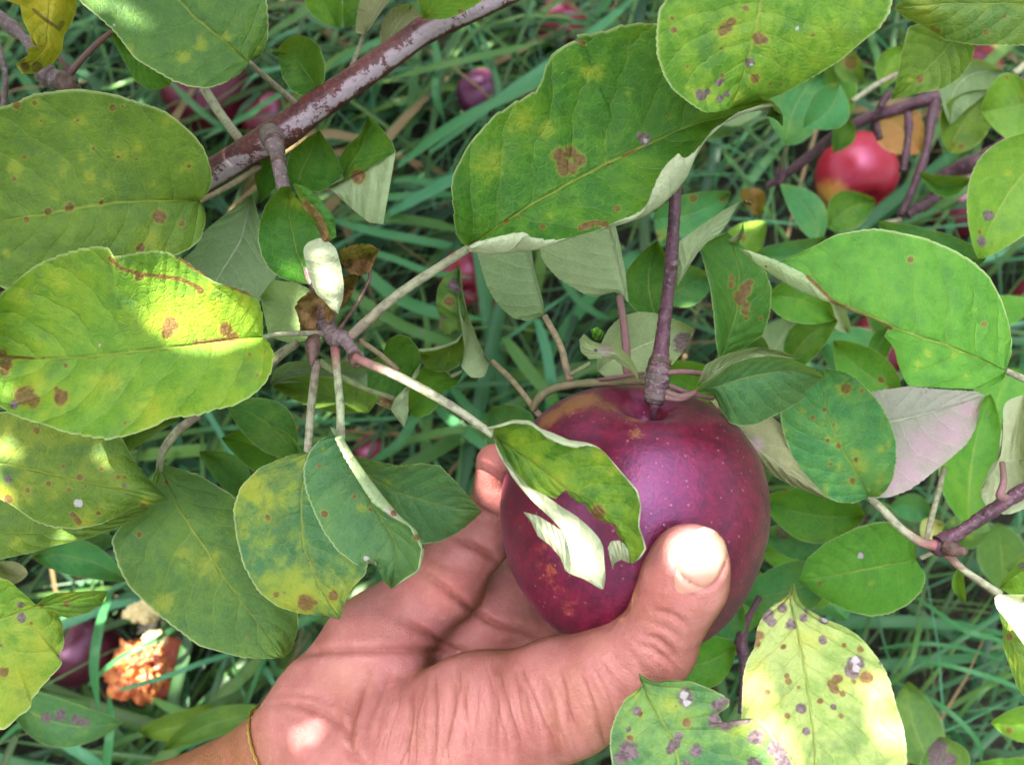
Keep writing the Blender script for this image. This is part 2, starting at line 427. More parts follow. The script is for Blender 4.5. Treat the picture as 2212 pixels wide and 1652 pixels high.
def fields(px, spots, tile):
    ox, oy, k = TO[tile]
    F = {c: np.zeros(len(px)) for c in ('brown', 'yellow', 'purple', 'pale', 'dead', 'pink')}
    KN = {'b': 'brown', 'y': 'yellow', 'p': 'purple', 'w': 'pale', 'd': 'dead', 'k': 'pink'}
    for s in (spots or '').split():
        kind = KN[s[0]]; v = [float(q) for q in s[1:].split(',')]
        r = v[-1] * k
        P = np.array(v[:-1]).reshape(-1, 2) * k + (ox, oy)
        if len(P) == 1: P = np.vstack([P, P + 1e-3])
        dm = np.full(len(px), 1e9)
        for a, b2 in zip(P[:-1], P[1:]):
            ab = b2 - a; h = np.clip(((px - a) @ ab) / (ab @ ab), 0, 1)
            dm = np.minimum(dm, np.linalg.norm(px - a - h[:, None] * ab, axis=1))
        F[kind] = np.maximum(F[kind], np.clip(1.0 - .5 * dm / r, 0, 1))
    return F
def leaf(tile, mid, left, right, d, parent=None, label=None, col='fresh', und='pale', under=False, lflap=None, rflap=None,
         e=(-.006, -.006), arch=0.0, wave=.0012, spots='', rand=0, mottle=.35, mcol=(.17, .25, .022), serr=3.2, teeth=34, N=120, M=18,
         extra=(), stalk=None, scol=((.22, .24, .12), (.22, .17, .11)), name='leaf', cat='leaf', group=None, froll=.004, relief=None, exwave=.0012):
    """one leaf: a surface swept from the midrib to both margins; a flap is a margin rolled over so that its underside shows"""
    LSEED[0] += 1; sd = LSEED[0] * 13
    r = np.random.default_rng(sd)
    m = curve(mid, tile, N, 3)
    sides = []
    u = np.linspace(.004, .996, N)
    for k, (edge, flap, ee) in enumerate(((left, lflap, e[0]), (right, rflap, e[1]))):
        E = curve(edge, tile, N)
        out = E - m; ln = np.linalg.norm(out, axis=1, keepdims=True) + 1e-6; out = out / ln
        tooth = ((u * teeth + .15 * np.sin(u * 40 + sd)) % 1.0) - .4
        tooth = tooth * (.6 + .4 * np.sin(u * 23 + sd * k))
        if flap is None: E = E + out * (tooth * serr * np.clip(ln[:, 0] / 30, 0, 1))[:, None]
        FL = None
        if flap is not None:
            FL = curve(flap, tile, N)
            o2 = FL - E; l2 = np.linalg.norm(o2, axis=1, keepdims=True) + 1e-6
            FL = FL + o2 / l2 * (tooth * serr * np.clip(l2[:, 0] / 12, 0, 1))[:, None]
        sides.append((E, FL, ee))
    d0, d1 = d
    dm = d0 + (d1 - d0) * u + arch * 4 * u * (1 - u) + wave * .6 * wob(u, sd, 3)
    cols = []                                  # columns of (px, depth, v)
    def side_cols(k):
        E, FL, ee = sides[k]
        vmax = 1.0 if FL is None else .78
        res = []
        wv = wob(u, sd + 5 + k, 4, 1.6)
        for s in np.linspace(0, 1, M + 1)[1:]:
            px = m + (E - m) * s
            dd = dm + ee * s ** 1.6 + wave * wv * s ** 1.5 + .0006 * (1 - np.exp(-s * 14)) * (-1)
            res.append((px, dd, s * vmax))
        if FL is not None:
            de = res[-1][1]
            wid = np.linalg.norm(FL - E, axis=1) * mpp(d0)
            for s in np.linspace(0, 1, 9)[1:]:
                px = E + (FL - E) * s
                dd = de - np.minimum(froll, wid * .8) * np.sin(min(s, 1) * math.pi * .62) - .0002
                res.append((px, dd, vmax + (1 - vmax) * s))
        return res
    LC, RC = side_cols(0), side_cols(1)
    cols = [(p, dd, -v) for p, dd, v in reversed(LC)] + [(m, dm, 0.0)] + RC
    PX = np.stack([c[0] for c in cols], 1); DD = np.stack([c[1] for c in cols], 1)
    VV = np.broadcast_to(np.array([c[2] for c in cols]), DD.shape); UU = np.broadcast_to(u[:, None], DD.shape)
    a = PX[N // 2, len(LC) - M // 2]; b = PX[N // 2, len(LC) + M // 2]; c = PX[N // 2 + 6, len(LC)] - PX[N // 2, len(LC)]
    cr = (b - a)[0] * c[1] - (b - a)[1] * c[0]
    allp, alld, allu, allv, faces = [PX.reshape(-1, 2)], [DD.ravel()], [UU.ravel()], [VV.ravel()], []
    f = grid_faces(N, len(cols), flip=(cr < 0) != under)
    faces.append(f); nv = N * len(cols)
    for ex in extra:                            # further torn or hanging pieces of the same leaf
        A, B, da, db, und_up = ex[:5]
        n2, m2 = 50, 10
        ca, cb = curve(A, tile, n2), curve(B, tile, n2)
        s = np.linspace(0, 1, m2)
        P2 = ca[:, None] + (cb - ca)[:, None] * s[None, :, None]
        u2 = np.linspace(0, 1, n2)
        D2 = (da[0] + (da[1] - da[0]) * u2)[:, None] * (1 - s) + (db[0] + (db[1] - db[0]) * u2)[:, None] * s - .002 * np.sin(s * math.pi)[None] + exwave * wob(u2, sd + 50, 4, 2.0)[:, None]
        a2, b2, c2 = P2[n2 // 2, 0], P2[n2 // 2, -1], P2[n2 // 2 + 4, 0] - P2[n2 // 2, 0]
        cr2 = (b2 - a2)[0] * c2[1] - (b2 - a2)[1] * c2[0]
        faces.append(grid_faces(n2, m2, flip=(cr2 < 0) == und_up) + nv); nv += n2 * m2
        allp.append(P2.reshape(-1, 2)); alld.append(D2.ravel())
        allu.append(np.repeat(u2 * .8 + .1, m2)); allv.append(np.tile(.35 + s * .6, n2))
    px, dd, uu, vv = np.concatenate(allp), np.concatenate(alld), np.concatenate(allu), np.concatenate(allv)
    V = W(px[:, 0], px[:, 1], dd)
    A = fields(px, spots, tile)
    for _ in range(rand):                       # small flecks
        t0, s0 = r.uniform(.06, .94), r.uniform(-.9, .9)
        i = int(t0 * (N - 1)); E = sides[0 if s0 < 0 else 1][0][i]
        cpt = m[i] + (E - m[i]) * abs(s0); rad = r.uniform(2, 7)
        kind = r.choice(['brown', 'yellow', 'brown', 'yellow'])
        if kind == 'yellow': rad *= 2.2
        A[kind] = np.maximum(A[kind], np.clip(1 - .5 * np.linalg.norm(px - cpt, axis=1) / rad, 0, 1))
    base = W(m[0, 0], m[0, 1], dm[0])
    o = mesh_obj(name, V, np.concatenate(faces), LEAF, parent, base, np.stack([uu, vv * .5 + .5], 1), A)
    set_leaf(o, col, und, mottle, mcol, relief if relief is not None else min(1.0, .12 + np.linalg.norm(m[-1] - m[0]) / 900))
    if parent is None: tag(o, label, cat, group)
    elif label: o['label'] = label
    if stalk: petiole(stalk, tile, o, scol)
    return o
def gl(bx, by, tx, ty, wd, d, col='teal', parent=None, label=None, bend=.12, und='grey', under=False, wl=1.0, wr=1.0, **kw):
    """a leaf of the usual oval outline from its base to its tip"""
    b, t = np.array([bx, by], float), np.array([tx, ty], float)
    ax = t - b; nr = np.array([ax[1], -ax[0]])
    u = np.linspace(0, 1, 24)
    m = b + ax * u[:, None] + nr * (bend * 4 * u * (1 - u))[:, None]
    prof = np.sin(np.pi * u ** .86) ** .8 * (wd / 2) / np.linalg.norm(nr)
    L = m + nr * (prof * wl)[:, None]; Rr = m - nr * (prof * wr)[:, None]
    kw.setdefault('N', 56); kw.setdefault('M', 9); kw.setdefault('serr', 2.4); kw.setdefault('teeth', 26); kw.setdefault('relief', .14)
    dd = d if isinstance(d, tuple) else (d, d)
    return leaf(0, m, L, Rr, dd, parent, label, col, und, under, **kw)
def rings(C, rad, seg=12, lump=0.0, seed=1, uvrep=1):
    C = np.asarray(C, float); n = len(C)
    T = np.gradient(C, axis=0); T /= np.linalg.norm(T, axis=1, keepdims=True)
    a = np.cross(T[0], CF); a /= np.linalg.norm(a)
    V, UV = [], []
    L = np.concatenate([[0], np.cumsum(np.linalg.norm(np.diff(C, axis=0), axis=1))]); L /= L[-1]
    r = np.random.default_rng(seed)
    for i in range(n):
        a = a - T[i] * np.dot(a, T[i]); a /= np.linalg.norm(a); b = np.cross(T[i], a)
        for k in range(seg):
            th = 6.28319 * k / seg
            rr = rad[i] * (1 + lump * r.normal())
            V.append(C[i] + (a * math.cos(th) + b * math.sin(th)) * rr); UV.append((L[i], k / seg))
    f = grid_faces(n, seg, wrap=True).tolist()
    f.append(list(range(seg))[::-1] if False else list(range(seg))); f.append(list(range((n - 1) * seg, n * seg))[::-1])
    return np.array(V), f, np.array(UV)
def spline(P, n):
    P = np.asarray(P, float); k = len(P)
    if k == 2: return P[0] + (P[1] - P[0]) * np.linspace(0, 1, n)[:, None]
    Q = np.vstack([2 * P[0] - P[1], P, 2 * P[-1] - P[-2]])
    t = np.linspace(0, k - 1 - 1e-6, n); i = t.astype(int); f = (t - i)[:, None]
    a, b, c, d = Q[i], Q[i + 1], Q[i + 2], Q[i + 3]
    return .5 * (2 * b + (c - a) * f + (2 * a - 5 * b + 4 * c - d) * f ** 2 + (3 * b - a - 3 * c + d) * f ** 3)
def tube(name, P, mat, parent=None, seg=12, n=None, lump=.015, seed=1, rough=0.0):
    """P: list of (px, py, depth, radius in picture units at that depth)"""
    P = np.asarray(P, float); n = n or 12 * len(P)
    q = spline(P, n)
    q[:, 3] = np.maximum(q[:, 3], .4)
    C = W(q[:, 0], q[:, 1], q[:, 2]); rad = q[:, 3] * mpp(q[:, 2])
    if rough: rad = rad * (1 + rough * wob(np.linspace(0, 1, n), seed, 8, 5))
    V, f, uv = rings(C, rad, seg, lump, seed)
    return mesh_obj(name, V, f, mat, parent, C[0], uv)
def petiole(P, tile, parent, scol=((.34, .35, .20), (.34, .28, .20))):
    ox, oy, k = TO[tile]
    P = [(ox + a * k, oy + b * k, d, r * (k if k == 1 else .35)) for a, b, d, r in P]
    o = tube('petiole', P, STALK, parent, 10, 8 * len(P), .01)
    o['stalk_col'], o['stalk_end'] = scol
    return o

# ------------------------------------------------------------------ ground and grass
def ground():
    n = 90
    g = np.linspace(-1, 1, n); g = np.sign(g) * np.abs(g) ** 3 * 30
    X, Y = np.meshgrid(g, g + .4, indexing='ij')
    Z = .012 * np.sin(X * 5) * np.cos(Y * 4.3) + .006 * np.sin(X * 23 + Y * 17)
    Z = Z - .03
    V = np.stack([X, Y, Z], -1).reshape(-1, 3)
    o = mesh_obj("ground", V, grid_faces(n, n), SOIL, None, (0, 0, 0))
    tag(o, "dark orchard soil under the long grass", None, None, 'structure')
ground()
def blade_mesh(name, B, label):
    """B: list of (points Nx3, widths N, shade, dry) ; every blade is a strip with a folded keel"""
    V, F, U, SH, DR, WM = [], [], [], [], [], []
    nv = 0
    for P, wd, sh, dr, wm in B:
        n = len(P)
        T = np.gradient(P, axis=0); T /= np.linalg.norm(T, axis=1, keepdims=True) + 1e-9
        sd = np.cross(T, (0, 0, 1)); sd /= np.linalg.norm(sd, axis=1, keepdims=True) + 1e-9
        up = np.cross(sd, T)
        h = wd[:, None] / 2
        rows = np.stack([P - sd * h + up * h * .35, P, P + sd * h + up * h * .35], 1)
        V.append(rows.reshape(-1, 3)); F.append(grid_faces(n, 3) + nv); nv += n * 3
        uu = np.repeat(np.linspace(0, 1, n), 3); U.append(np.stack([uu, np.tile([0, .5, 1], n)], 1))
        SH.append(np.full(n * 3, sh)); DR.append(np.full(n * 3, dr)); WM.append(np.full(n * 3, wm))
    o = mesh_obj(name, np.concatenate(V), np.concatenate(F), GRASS, None, (0, 0, 0), np.concatenate(U), {'shade': np.concatenate(SH), 'dry': np.concatenate(DR), 'warm': np.concatenate(WM)})
    return o
CLEARED = [(1848, 372, 105), (310, 1430, 85)]
def make_blades():
    r = np.random.default_rng(3); B = []
    # world box seen by the camera, with room to step aside
    x0, x1, y0, y1 = -1.15, 1.15, -.35, 1.55
    N = 6400
    for i in range(N):
        root = np.array([r.uniform(x0, x1), r.uniform(y0, y1), -.03])
        right = root[0] > .18 and root[1] < .35
        ang = r.normal(R(38), R(42)) if r.random() < .6 else r.uniform(0, 6.283)
        ln = r.uniform(.16, .5) * (.75 if right else 1)
        hmax = r.uniform(.015, .10)
        wd = (r.uniform(.0015, .0045) if r.random() < .68 else r.uniform(.005, .012)) * (.6 if right else 1)
        t = np.linspace(0, 1, 8)
        c = r.normal(0, .5)
        a = ang + c * (t - .3)
        st = np.stack([np.cos(a), np.sin(a)], 1) * ln / 7
        xy = root[:2] + np.concatenate([[[0, 0]], np.cumsum(st[:-1], 0)])
        z = -.03 + (hmax + .03) * np.sin(np.pi * np.clip(t * r.uniform(.55, .95) + .02, 0, 1)) ** .8
        P = np.column_stack([xy, z])
        w_ = wd * np.clip(np.minimum(1.0, (1 - t) * 2.6) * np.minimum(1, .55 + t * 2), .06, 1)
        q = P[2:] - CP; dz = q @ CF
        sx_ = (q @ CR / (K * dz) + .5) * PW; sy_ = (.5 - q @ CU / (K * PH / PW * dz)) * PH
        if any(np.any(np.hypot(sx_ - x, sy_ - y) < rr) for x, y, rr in CLEARED): continue
        B.append((P, w_, float(np.clip(r.normal(.36, .30), 0, 1)), 1.0 if r.random() < .05 else 0.0, float(r.random() < .5) * r.uniform(.4, 1)))
    # single blades that read in the picture
    def G2(s, h, px, sh, dry=0.0):
        q = np.array([[float(v) for v in a.split(',')] for a in s.split()])
        q = spline(np.column_stack([q, np.zeros((len(q), 1))]), 14)[:, :2]
        n = len(q); t = np.linspace(0, 1, n)
        hh = h * (.75 + .25 * np.sin(np.pi * t))
        P = np.array([G(a, b, c) for (a, b), c in zip(q, hh)])
        dd = np.array([depth(p) for p in P])
        w_ = px * mpp(dd) * np.clip(np.minimum(1, (1 - t) * 4 + .12) * np.minimum(1, .5 + 3 * t), .1, 1)
        B.append((P, w_ * .85, sh, dry, float(r.random() < .3) * .6))
    for a in [("830,470 960,400 1080,340 1180,300", .13, 34, .9), ("860,360 1000,260 1180,170 1340,60", .13, 30, .8), ("930,330 1100,200 1260,90 1400,-30", .12, 26, .85),
              ("700,160 760,120 860,80 980,60", .11, 26, .75), ("560,90 640,40 720,-20 800,-80", .12, 30, .6), ("850,170 950,145 1060,120 1180,90", .11, 24, .7),
              ("1000,500 900,480 800,470 720,480", .1, 30, .6), ("1010,540 900,520 800,500 700,470", .1, 26, .8), ("990,420 900,425 810,430 740,450", .11, 24, .75),
              ("740,620 840,690 930,730 1010,750", .12, 30, .6), ("760,560 850,640 950,680 1050,690", .12, 34, .75), ("1090,730 1140,800 1190,860 1210,900", .12, 34, .7),
              ("1160,690 1180,760 1190,830 1180,900", .12, 26, .9), ("1190,560 1240,640 1290,680 1330,690", .1, 20, .6), ("940,880 1000,930 1080,990 1160,1050", .12, 26, .8),
              ("860,960 930,940 1010,930 1100,960", .12, 22, .7), ("800,1000 860,960 900,900 960,840", .12, 24, .6), ("970,830 1010,880 1040,900 1080,910", .12, 24, .5),
              ("240,1280 215,1360 205,1440 215,1540", .16, 26, .8), ("190,1480 260,1420 340,1380 460,1300", .1, 14, .6), ("260,1490 360,1460 440,1430 540,1400", .12, 14, .9),
              ("330,1510 400,1540 480,1550 600,1530", .12, 22, .85), ("90,1560 150,1610 210,1650 280,1720", .12, 26, .9), ("230,1700 235,1620 240,1560 236,1500", .13, 24, .8),
              ("590,1370 640,1350 700,1320 740,1290", .12, 22, .6), ("380,1620 480,1580 560,1590 640,1560", .11, 22, .5), ("0,1600 60,1560 130,1590 200,1600", .1, 16, .6),
              ("1960,1420 2060,1440 2160,1470 2260,1510", .12, 12, .8), ("1900,1500 1960,1440 1980,1380 1990,1320", .12, 13, .7), ("1930,1470 2040,1530 2110,1600 2120,1660", .11, 14, .7),
              ("1980,1290 2080,1360 2150,1380 2240,1420", .12, 14, .7), ("2060,1560 2110,1500 2160,1470 2220,1440", .11, 12, .6), ("1900,1400 1990,1390 2080,1400 2180,1430", .11, 10, .6),
              ("640,20 720,60 800,30 900,-40", .1, 22, .5), ("360,140 420,120 500,130 580,90", .1, 20, .7), ("440,300 520,260 600,210 680,180", .12, 18, .8),
              ("180,200 240,190 300,170 360,150", .1, 14, .8), ("120,100 150,60 200,40 240,0", .1, 14, .8), ("520,200 560,160 600,150 660,130", .12, 18, .9), ("370,180 420,230 470,270 520,300", .12, 18, .6),
              ("930,60 945,130 940,200 960,260", .1, 18, .7), ("1030,60 1060,130 1080,220 1070,300", .1, 16, .5), ("1290,40 1330,-20 1380,-80 1420,-120", .12, 22, .7),
              ("820,400 880,390 940,395 1000,370", .1, 20, .7), ("770,540 850,560 930,590 1020,600", .11, 20, .8)]:
        G2(*a)
    o = blade_mesh("grass", B, "")
    tag(o, "long bluish green grass lying flat over the orchard floor", None, None, 'stuff')
make_blades()

# ------------------------------------------------------------------ apples
PROF = np.array([(.0, .58), (.03, .59), (.06, .64), (.11, .725), (.20, .805), (.32, .845), (.46, .832), (.61, .765), (.75, .648), (.87, .49), (.955, .29), (1.0, .06), (1.0, -.14), (.965, -.36), (.89, -.56), (.77, -.72), (.62, -.84), (.45, -.91), (.31, -.92), (.20, -.88), (.10, -.80), (.0, -.76)])
def apple_mesh(rad, seed, n=64, m=96, asym=.03):
    r = np.random.default_rng(seed)
    q = spline(np.column_stack([PROF, np.zeros((len(PROF), 2))]), n)
    q[0, 0] = 1e-3; q[-1, 0] = 1e-3
    th = np.linspace(0, 2 * np.pi, m, endpoint=False)
    ph = r.uniform(0, 6.28, 3)
    lob = 1 + .018 * np.cos(5 * th + ph[0])[None, :] * np.clip(-q[:, 1:2] * .9 + .35, 0, 1) + asym * np.cos(th + ph[1])[None, :] * (q[:, 1:2]) + .012 * np.cos(3 * th + ph[2])[None, :]
    Rr = np.abs(q[:, :1]) * lob
    V = np.stack([Rr * np.cos(th), Rr * np.sin(th), q[:, 1:2] * (1 + asym * np.cos(th + ph[1])[None, :])], -1).reshape(-1, 3) * rad
    uv = np.stack(np.broadcast_arrays(th[None, :] / 6.2832, np.linspace(1, 0, n)[:, None]), -1).reshape(-1, 2)
    return V, grid_faces(n, m, flip=False, wrap=True), uv
def place(V, axis, ctr, spin=0.0):
    a = np.array(axis, float); a /= np.linalg.norm(a)
    x = np.cross(a, CF); x /= np.linalg.norm(x); y = np.cross(a, x)
    c, s = math.cos(spin), math.sin(spin)
    V = np.stack([V[:, 0] * c - V[:, 1] * s, V[:, 0] * s + V[:, 1] * c, V[:, 2]], 1)
    return V[:, :1] * x + V[:, 1:2] * y + V[:, 2:] * a + ctr
AD = .282
AC = W(1369, 1100, AD)
AR = 287 * mpp(AD)
AAX = CR * .06 + CU * .93 - CF * .35
def hero_apple():
    V, f, uv = apple_mesh(AR, 5, 90, 140, .008)
    P = place(V, AAX, AC, .6)
    # picture-side sites of russet and blush, as distances on the fruit itself
    def near(px, py, rad):
        q = W(px, py, 1.0) - CP; q /= np.linalg.norm(q)
        oc = CP - AC; b = np.dot(oc, q); c = np.dot(oc, oc) - (AR * .97) ** 2
        hit = CP + q * (-b - math.sqrt(max(b * b - c, 0)))
        return np.clip(1 - .5 * np.linalg.norm(P - hit, axis=1) / rad, 0, 1)
    rus = np.maximum.reduce([near(1250, 862, .008), near(1190, 905, .006), near(1330, 850, .007), near(1375, 880, .005), near(1230, 885, .005) * .8])
    rus = np.maximum(rus, .8 * near(1375, 935, .003))
    bl = np.maximum.reduce([near(1195, 1230, .006), near(1230, 1295, .007), near(1180, 1180, .004)]) * .8
    o = mesh_obj("apple", P, f, APPLE, None, AC, uv, {'russet': rus, 'blush': bl})
    o['skin_col'] = (.046, .002, .009); o['skin_streak'] = (.108, .004, .018)
    tag(o, "large dark purple red apple held between the thumb and palm, stem still on", "apple")
    return P, f
APV, APF = hero_apple()

def fallen(px, py, wpx, label, c1, c2, ax=None, h=None, seed=0, blush=None, group="apples fallen in the grass"):
    rad = .5 * wpx * mpp(.85)
    for _ in range(3):
        ctr = G(px, py, rad * .75 if h is None else h); rad = .5 * wpx * mpp(depth(ctr))
    V, f, uv = apple_mesh(rad, seed + 20, 40, 56, .05)
    r = np.random.default_rng(seed)
    a = np.array(ax if ax is not None else r.normal(size=3)); a = CR * a[0] + CU * a[1] - CF * a[2]
    P = place(V, a, ctr, seed)
    bl = np.zeros(len(P))
    if blush is not None:
        b = CR * blush[0] + CU * blush[1] - CF * blush[2]; b /= np.linalg.norm(b)
        bl = np.clip(((P - ctr) @ b) / rad * 1.25 - .45, 0, 1)
    o = mesh_obj("fallen_apple", P, f, APPLE2, None, ctr, uv, {'blush': bl, 'russet': np.zeros(len(P))})
    o['skin_col'] = tuple(v * (.62 if i == 0 else .32) for i, v in enumerate(c1)); o['skin_streak'] = tuple(v * (.62 if i == 0 else .32) for i, v in enumerate(c2))
    tag(o, label, "apple", group)
    return o
RED, DRK, PUR, BRR = (.16, .004, .012), (.055, .003, .010), (.05, .008, .045), (.30, .008, .020)
fallen(1848, 372, 172, "bright red fallen apple with a yellow patch behind the bare twigs", BRR, (.34, .010, .05), (-.2, .85, -.5), .06, 1, (-.75, -.75, .15))
fallen(450, 200, 190, "dark red fallen apple under the rounded leaf at the top", DRK, (.15, .010, .035), None, .05, 2)
fallen(585, 262, 120, "small maroon fallen apple just left of the thick branch", (.12, .01, .025), (.18, .012, .03), None, .04, 3)
fallen(1040, 205, 105, "violet fallen apple in the grass right of the thick branch", PUR, (.11, .03, .14), (.9, .3, .2), .05, 4)
fallen(1212, 58, 110, "bright crimson fallen apple at the top edge behind a grass blade", (.26, .02, .05), (.32, .03, .08), None, .03, 5)
fallen(985, 85, 90, "dim maroon fallen apple deep in grass below the branch end", DRK, (.09, .01, .02), None, .02, 6)
fallen(1012, 595, 130, "red fallen apple behind the pale stalk and the twisted leaf", (.20, .012, .035), (.26, .02, .05), None, .05, 7)
fallen(1060, 650, 120, "brownish orange fallen apple beside the red one in the middle", (.20, .07, .03), (.26, .11, .04), None, .02, 8)
fallen(2105, 158, 110, "pink red fallen apple beneath the pointed leaf at the right", (.20, .012, .03), (.22, .02, .05), None, .03, 9)
fallen(1808, 213, 70, "small coral coloured fallen apple above the leaning twigs", (.40, .10, .09), (.45, .13, .10), None, .06, 10)
fallen(2075, 440, 150, "dark wine fallen apple half lost in shade under the twigs", (.09, .008, .02), (.14, .01, .03), None, .03, 11)
fallen(1905, 745, 150, "deep red fallen apple glimpsed under the broad bitten leaf", (.13, .008, .025), (.16, .012, .03), None, .04, 12)
fallen(800, 975, 70, "small wine coloured fallen apple glimpsed beside the sunlit blade", (.13, .012, .03), (.2, .03, .06), None, .05, 13)
fallen(178, 1400, 165, "dull plum coloured fallen apple behind the tall grass blades", (.05, .012, .022), (.09, .015, .035), None, .02, 14)
fallen(2240, 650, 110, "dark red fallen apple cut by the right edge of the view", DRK, (.14, .01, .03), None, .03, 15)
fallen(690, 30, 120, "dark fallen apple in the shadow at the top", (.05, .006, .012), (.08, .01, .02), None, .02, 16)

def rotten():
    r = np.random.default_rng(4)
    ctr = G(305, 1430, .05); d = depth(ctr); k = mpp(d)
    root = empty("rotten_apple", ctr, "rotting apple split open with orange pulp and white skin in a patch of sun", "apple")
    pulp = make_simple("rotten_pulp", (.24, .022, .006), (.50, .16, .035), .35, 160, .002, .5)
    skin = make_simple("rotten_skin", (.30, .03, .03), (.42, .10, .05), .4, 200, .001)
    flesh = make_simple("pale_flesh", (.40, .30, .12), (.56, .46, .26), .5, 180, .001)
    V, f, uv = apple_mesh(72 * k, 3, 44, 60, .06)
    top = V[:, 2] > .0
    V[top, 2] *= .35
    dents = np.sin(V[:, 0] * 260) * np.sin(V[:, 1] * 310 + 1) * np.sin(V[:, 2] * 280 + 2)
    V *= (1 + .10 * dents)[:, None]
    mesh_obj("skin", place(V, CU * .5 - CF * .8, ctr - (0, 0, .02)), f, skin, root)
    from mathutils import noise as mn
    def lump(name, mat, x, y, dz, sx, sy, sz, amp, fr, sub, seed):
        bm = bmesh.new(); bmesh.ops.create_icosphere(bm, subdivisions=sub, radius=1.0)
        c = W(x, y, d - dz)
        for v in bm.verts:
            q = v.co.copy()
            t = mn.turbulence(q * fr + Vector((seed, 0, 0)), 4, True) + .5 * abs(mn.noise(q * fr * 3.1))
            q = q * (1 + amp * (t - .7))
            v.co = Vector(c + CR * q.x * sx * k + CU * q.y * sy * k - CF * q.z * sz * k - ctr)
        for ff in bm.faces: ff.smooth = True
        me = bpy.data.meshes.new(name); bm.to_mesh(me); bm.free(); me.materials.append(mat)
        o = bpy.data.objects.new(name, me); COL.objects.link(o); o.parent = root
    lump("pulp", pulp, 300, 1448, .018, 66, 62, 44, .5, 1.5, 6, 1)
    lump("flesh", flesh, 308, 1322, .014, 40, 24, 18, .55, 1.6, 5, 5)
    lump("flesh", flesh, 336, 1378, .024, 26, 18, 14, .6, 1.5, 5, 9)
    lump("flesh", flesh, 298, 1404, .040, 12, 8, 8, .4, 1.5, 4, 13)
rotten()

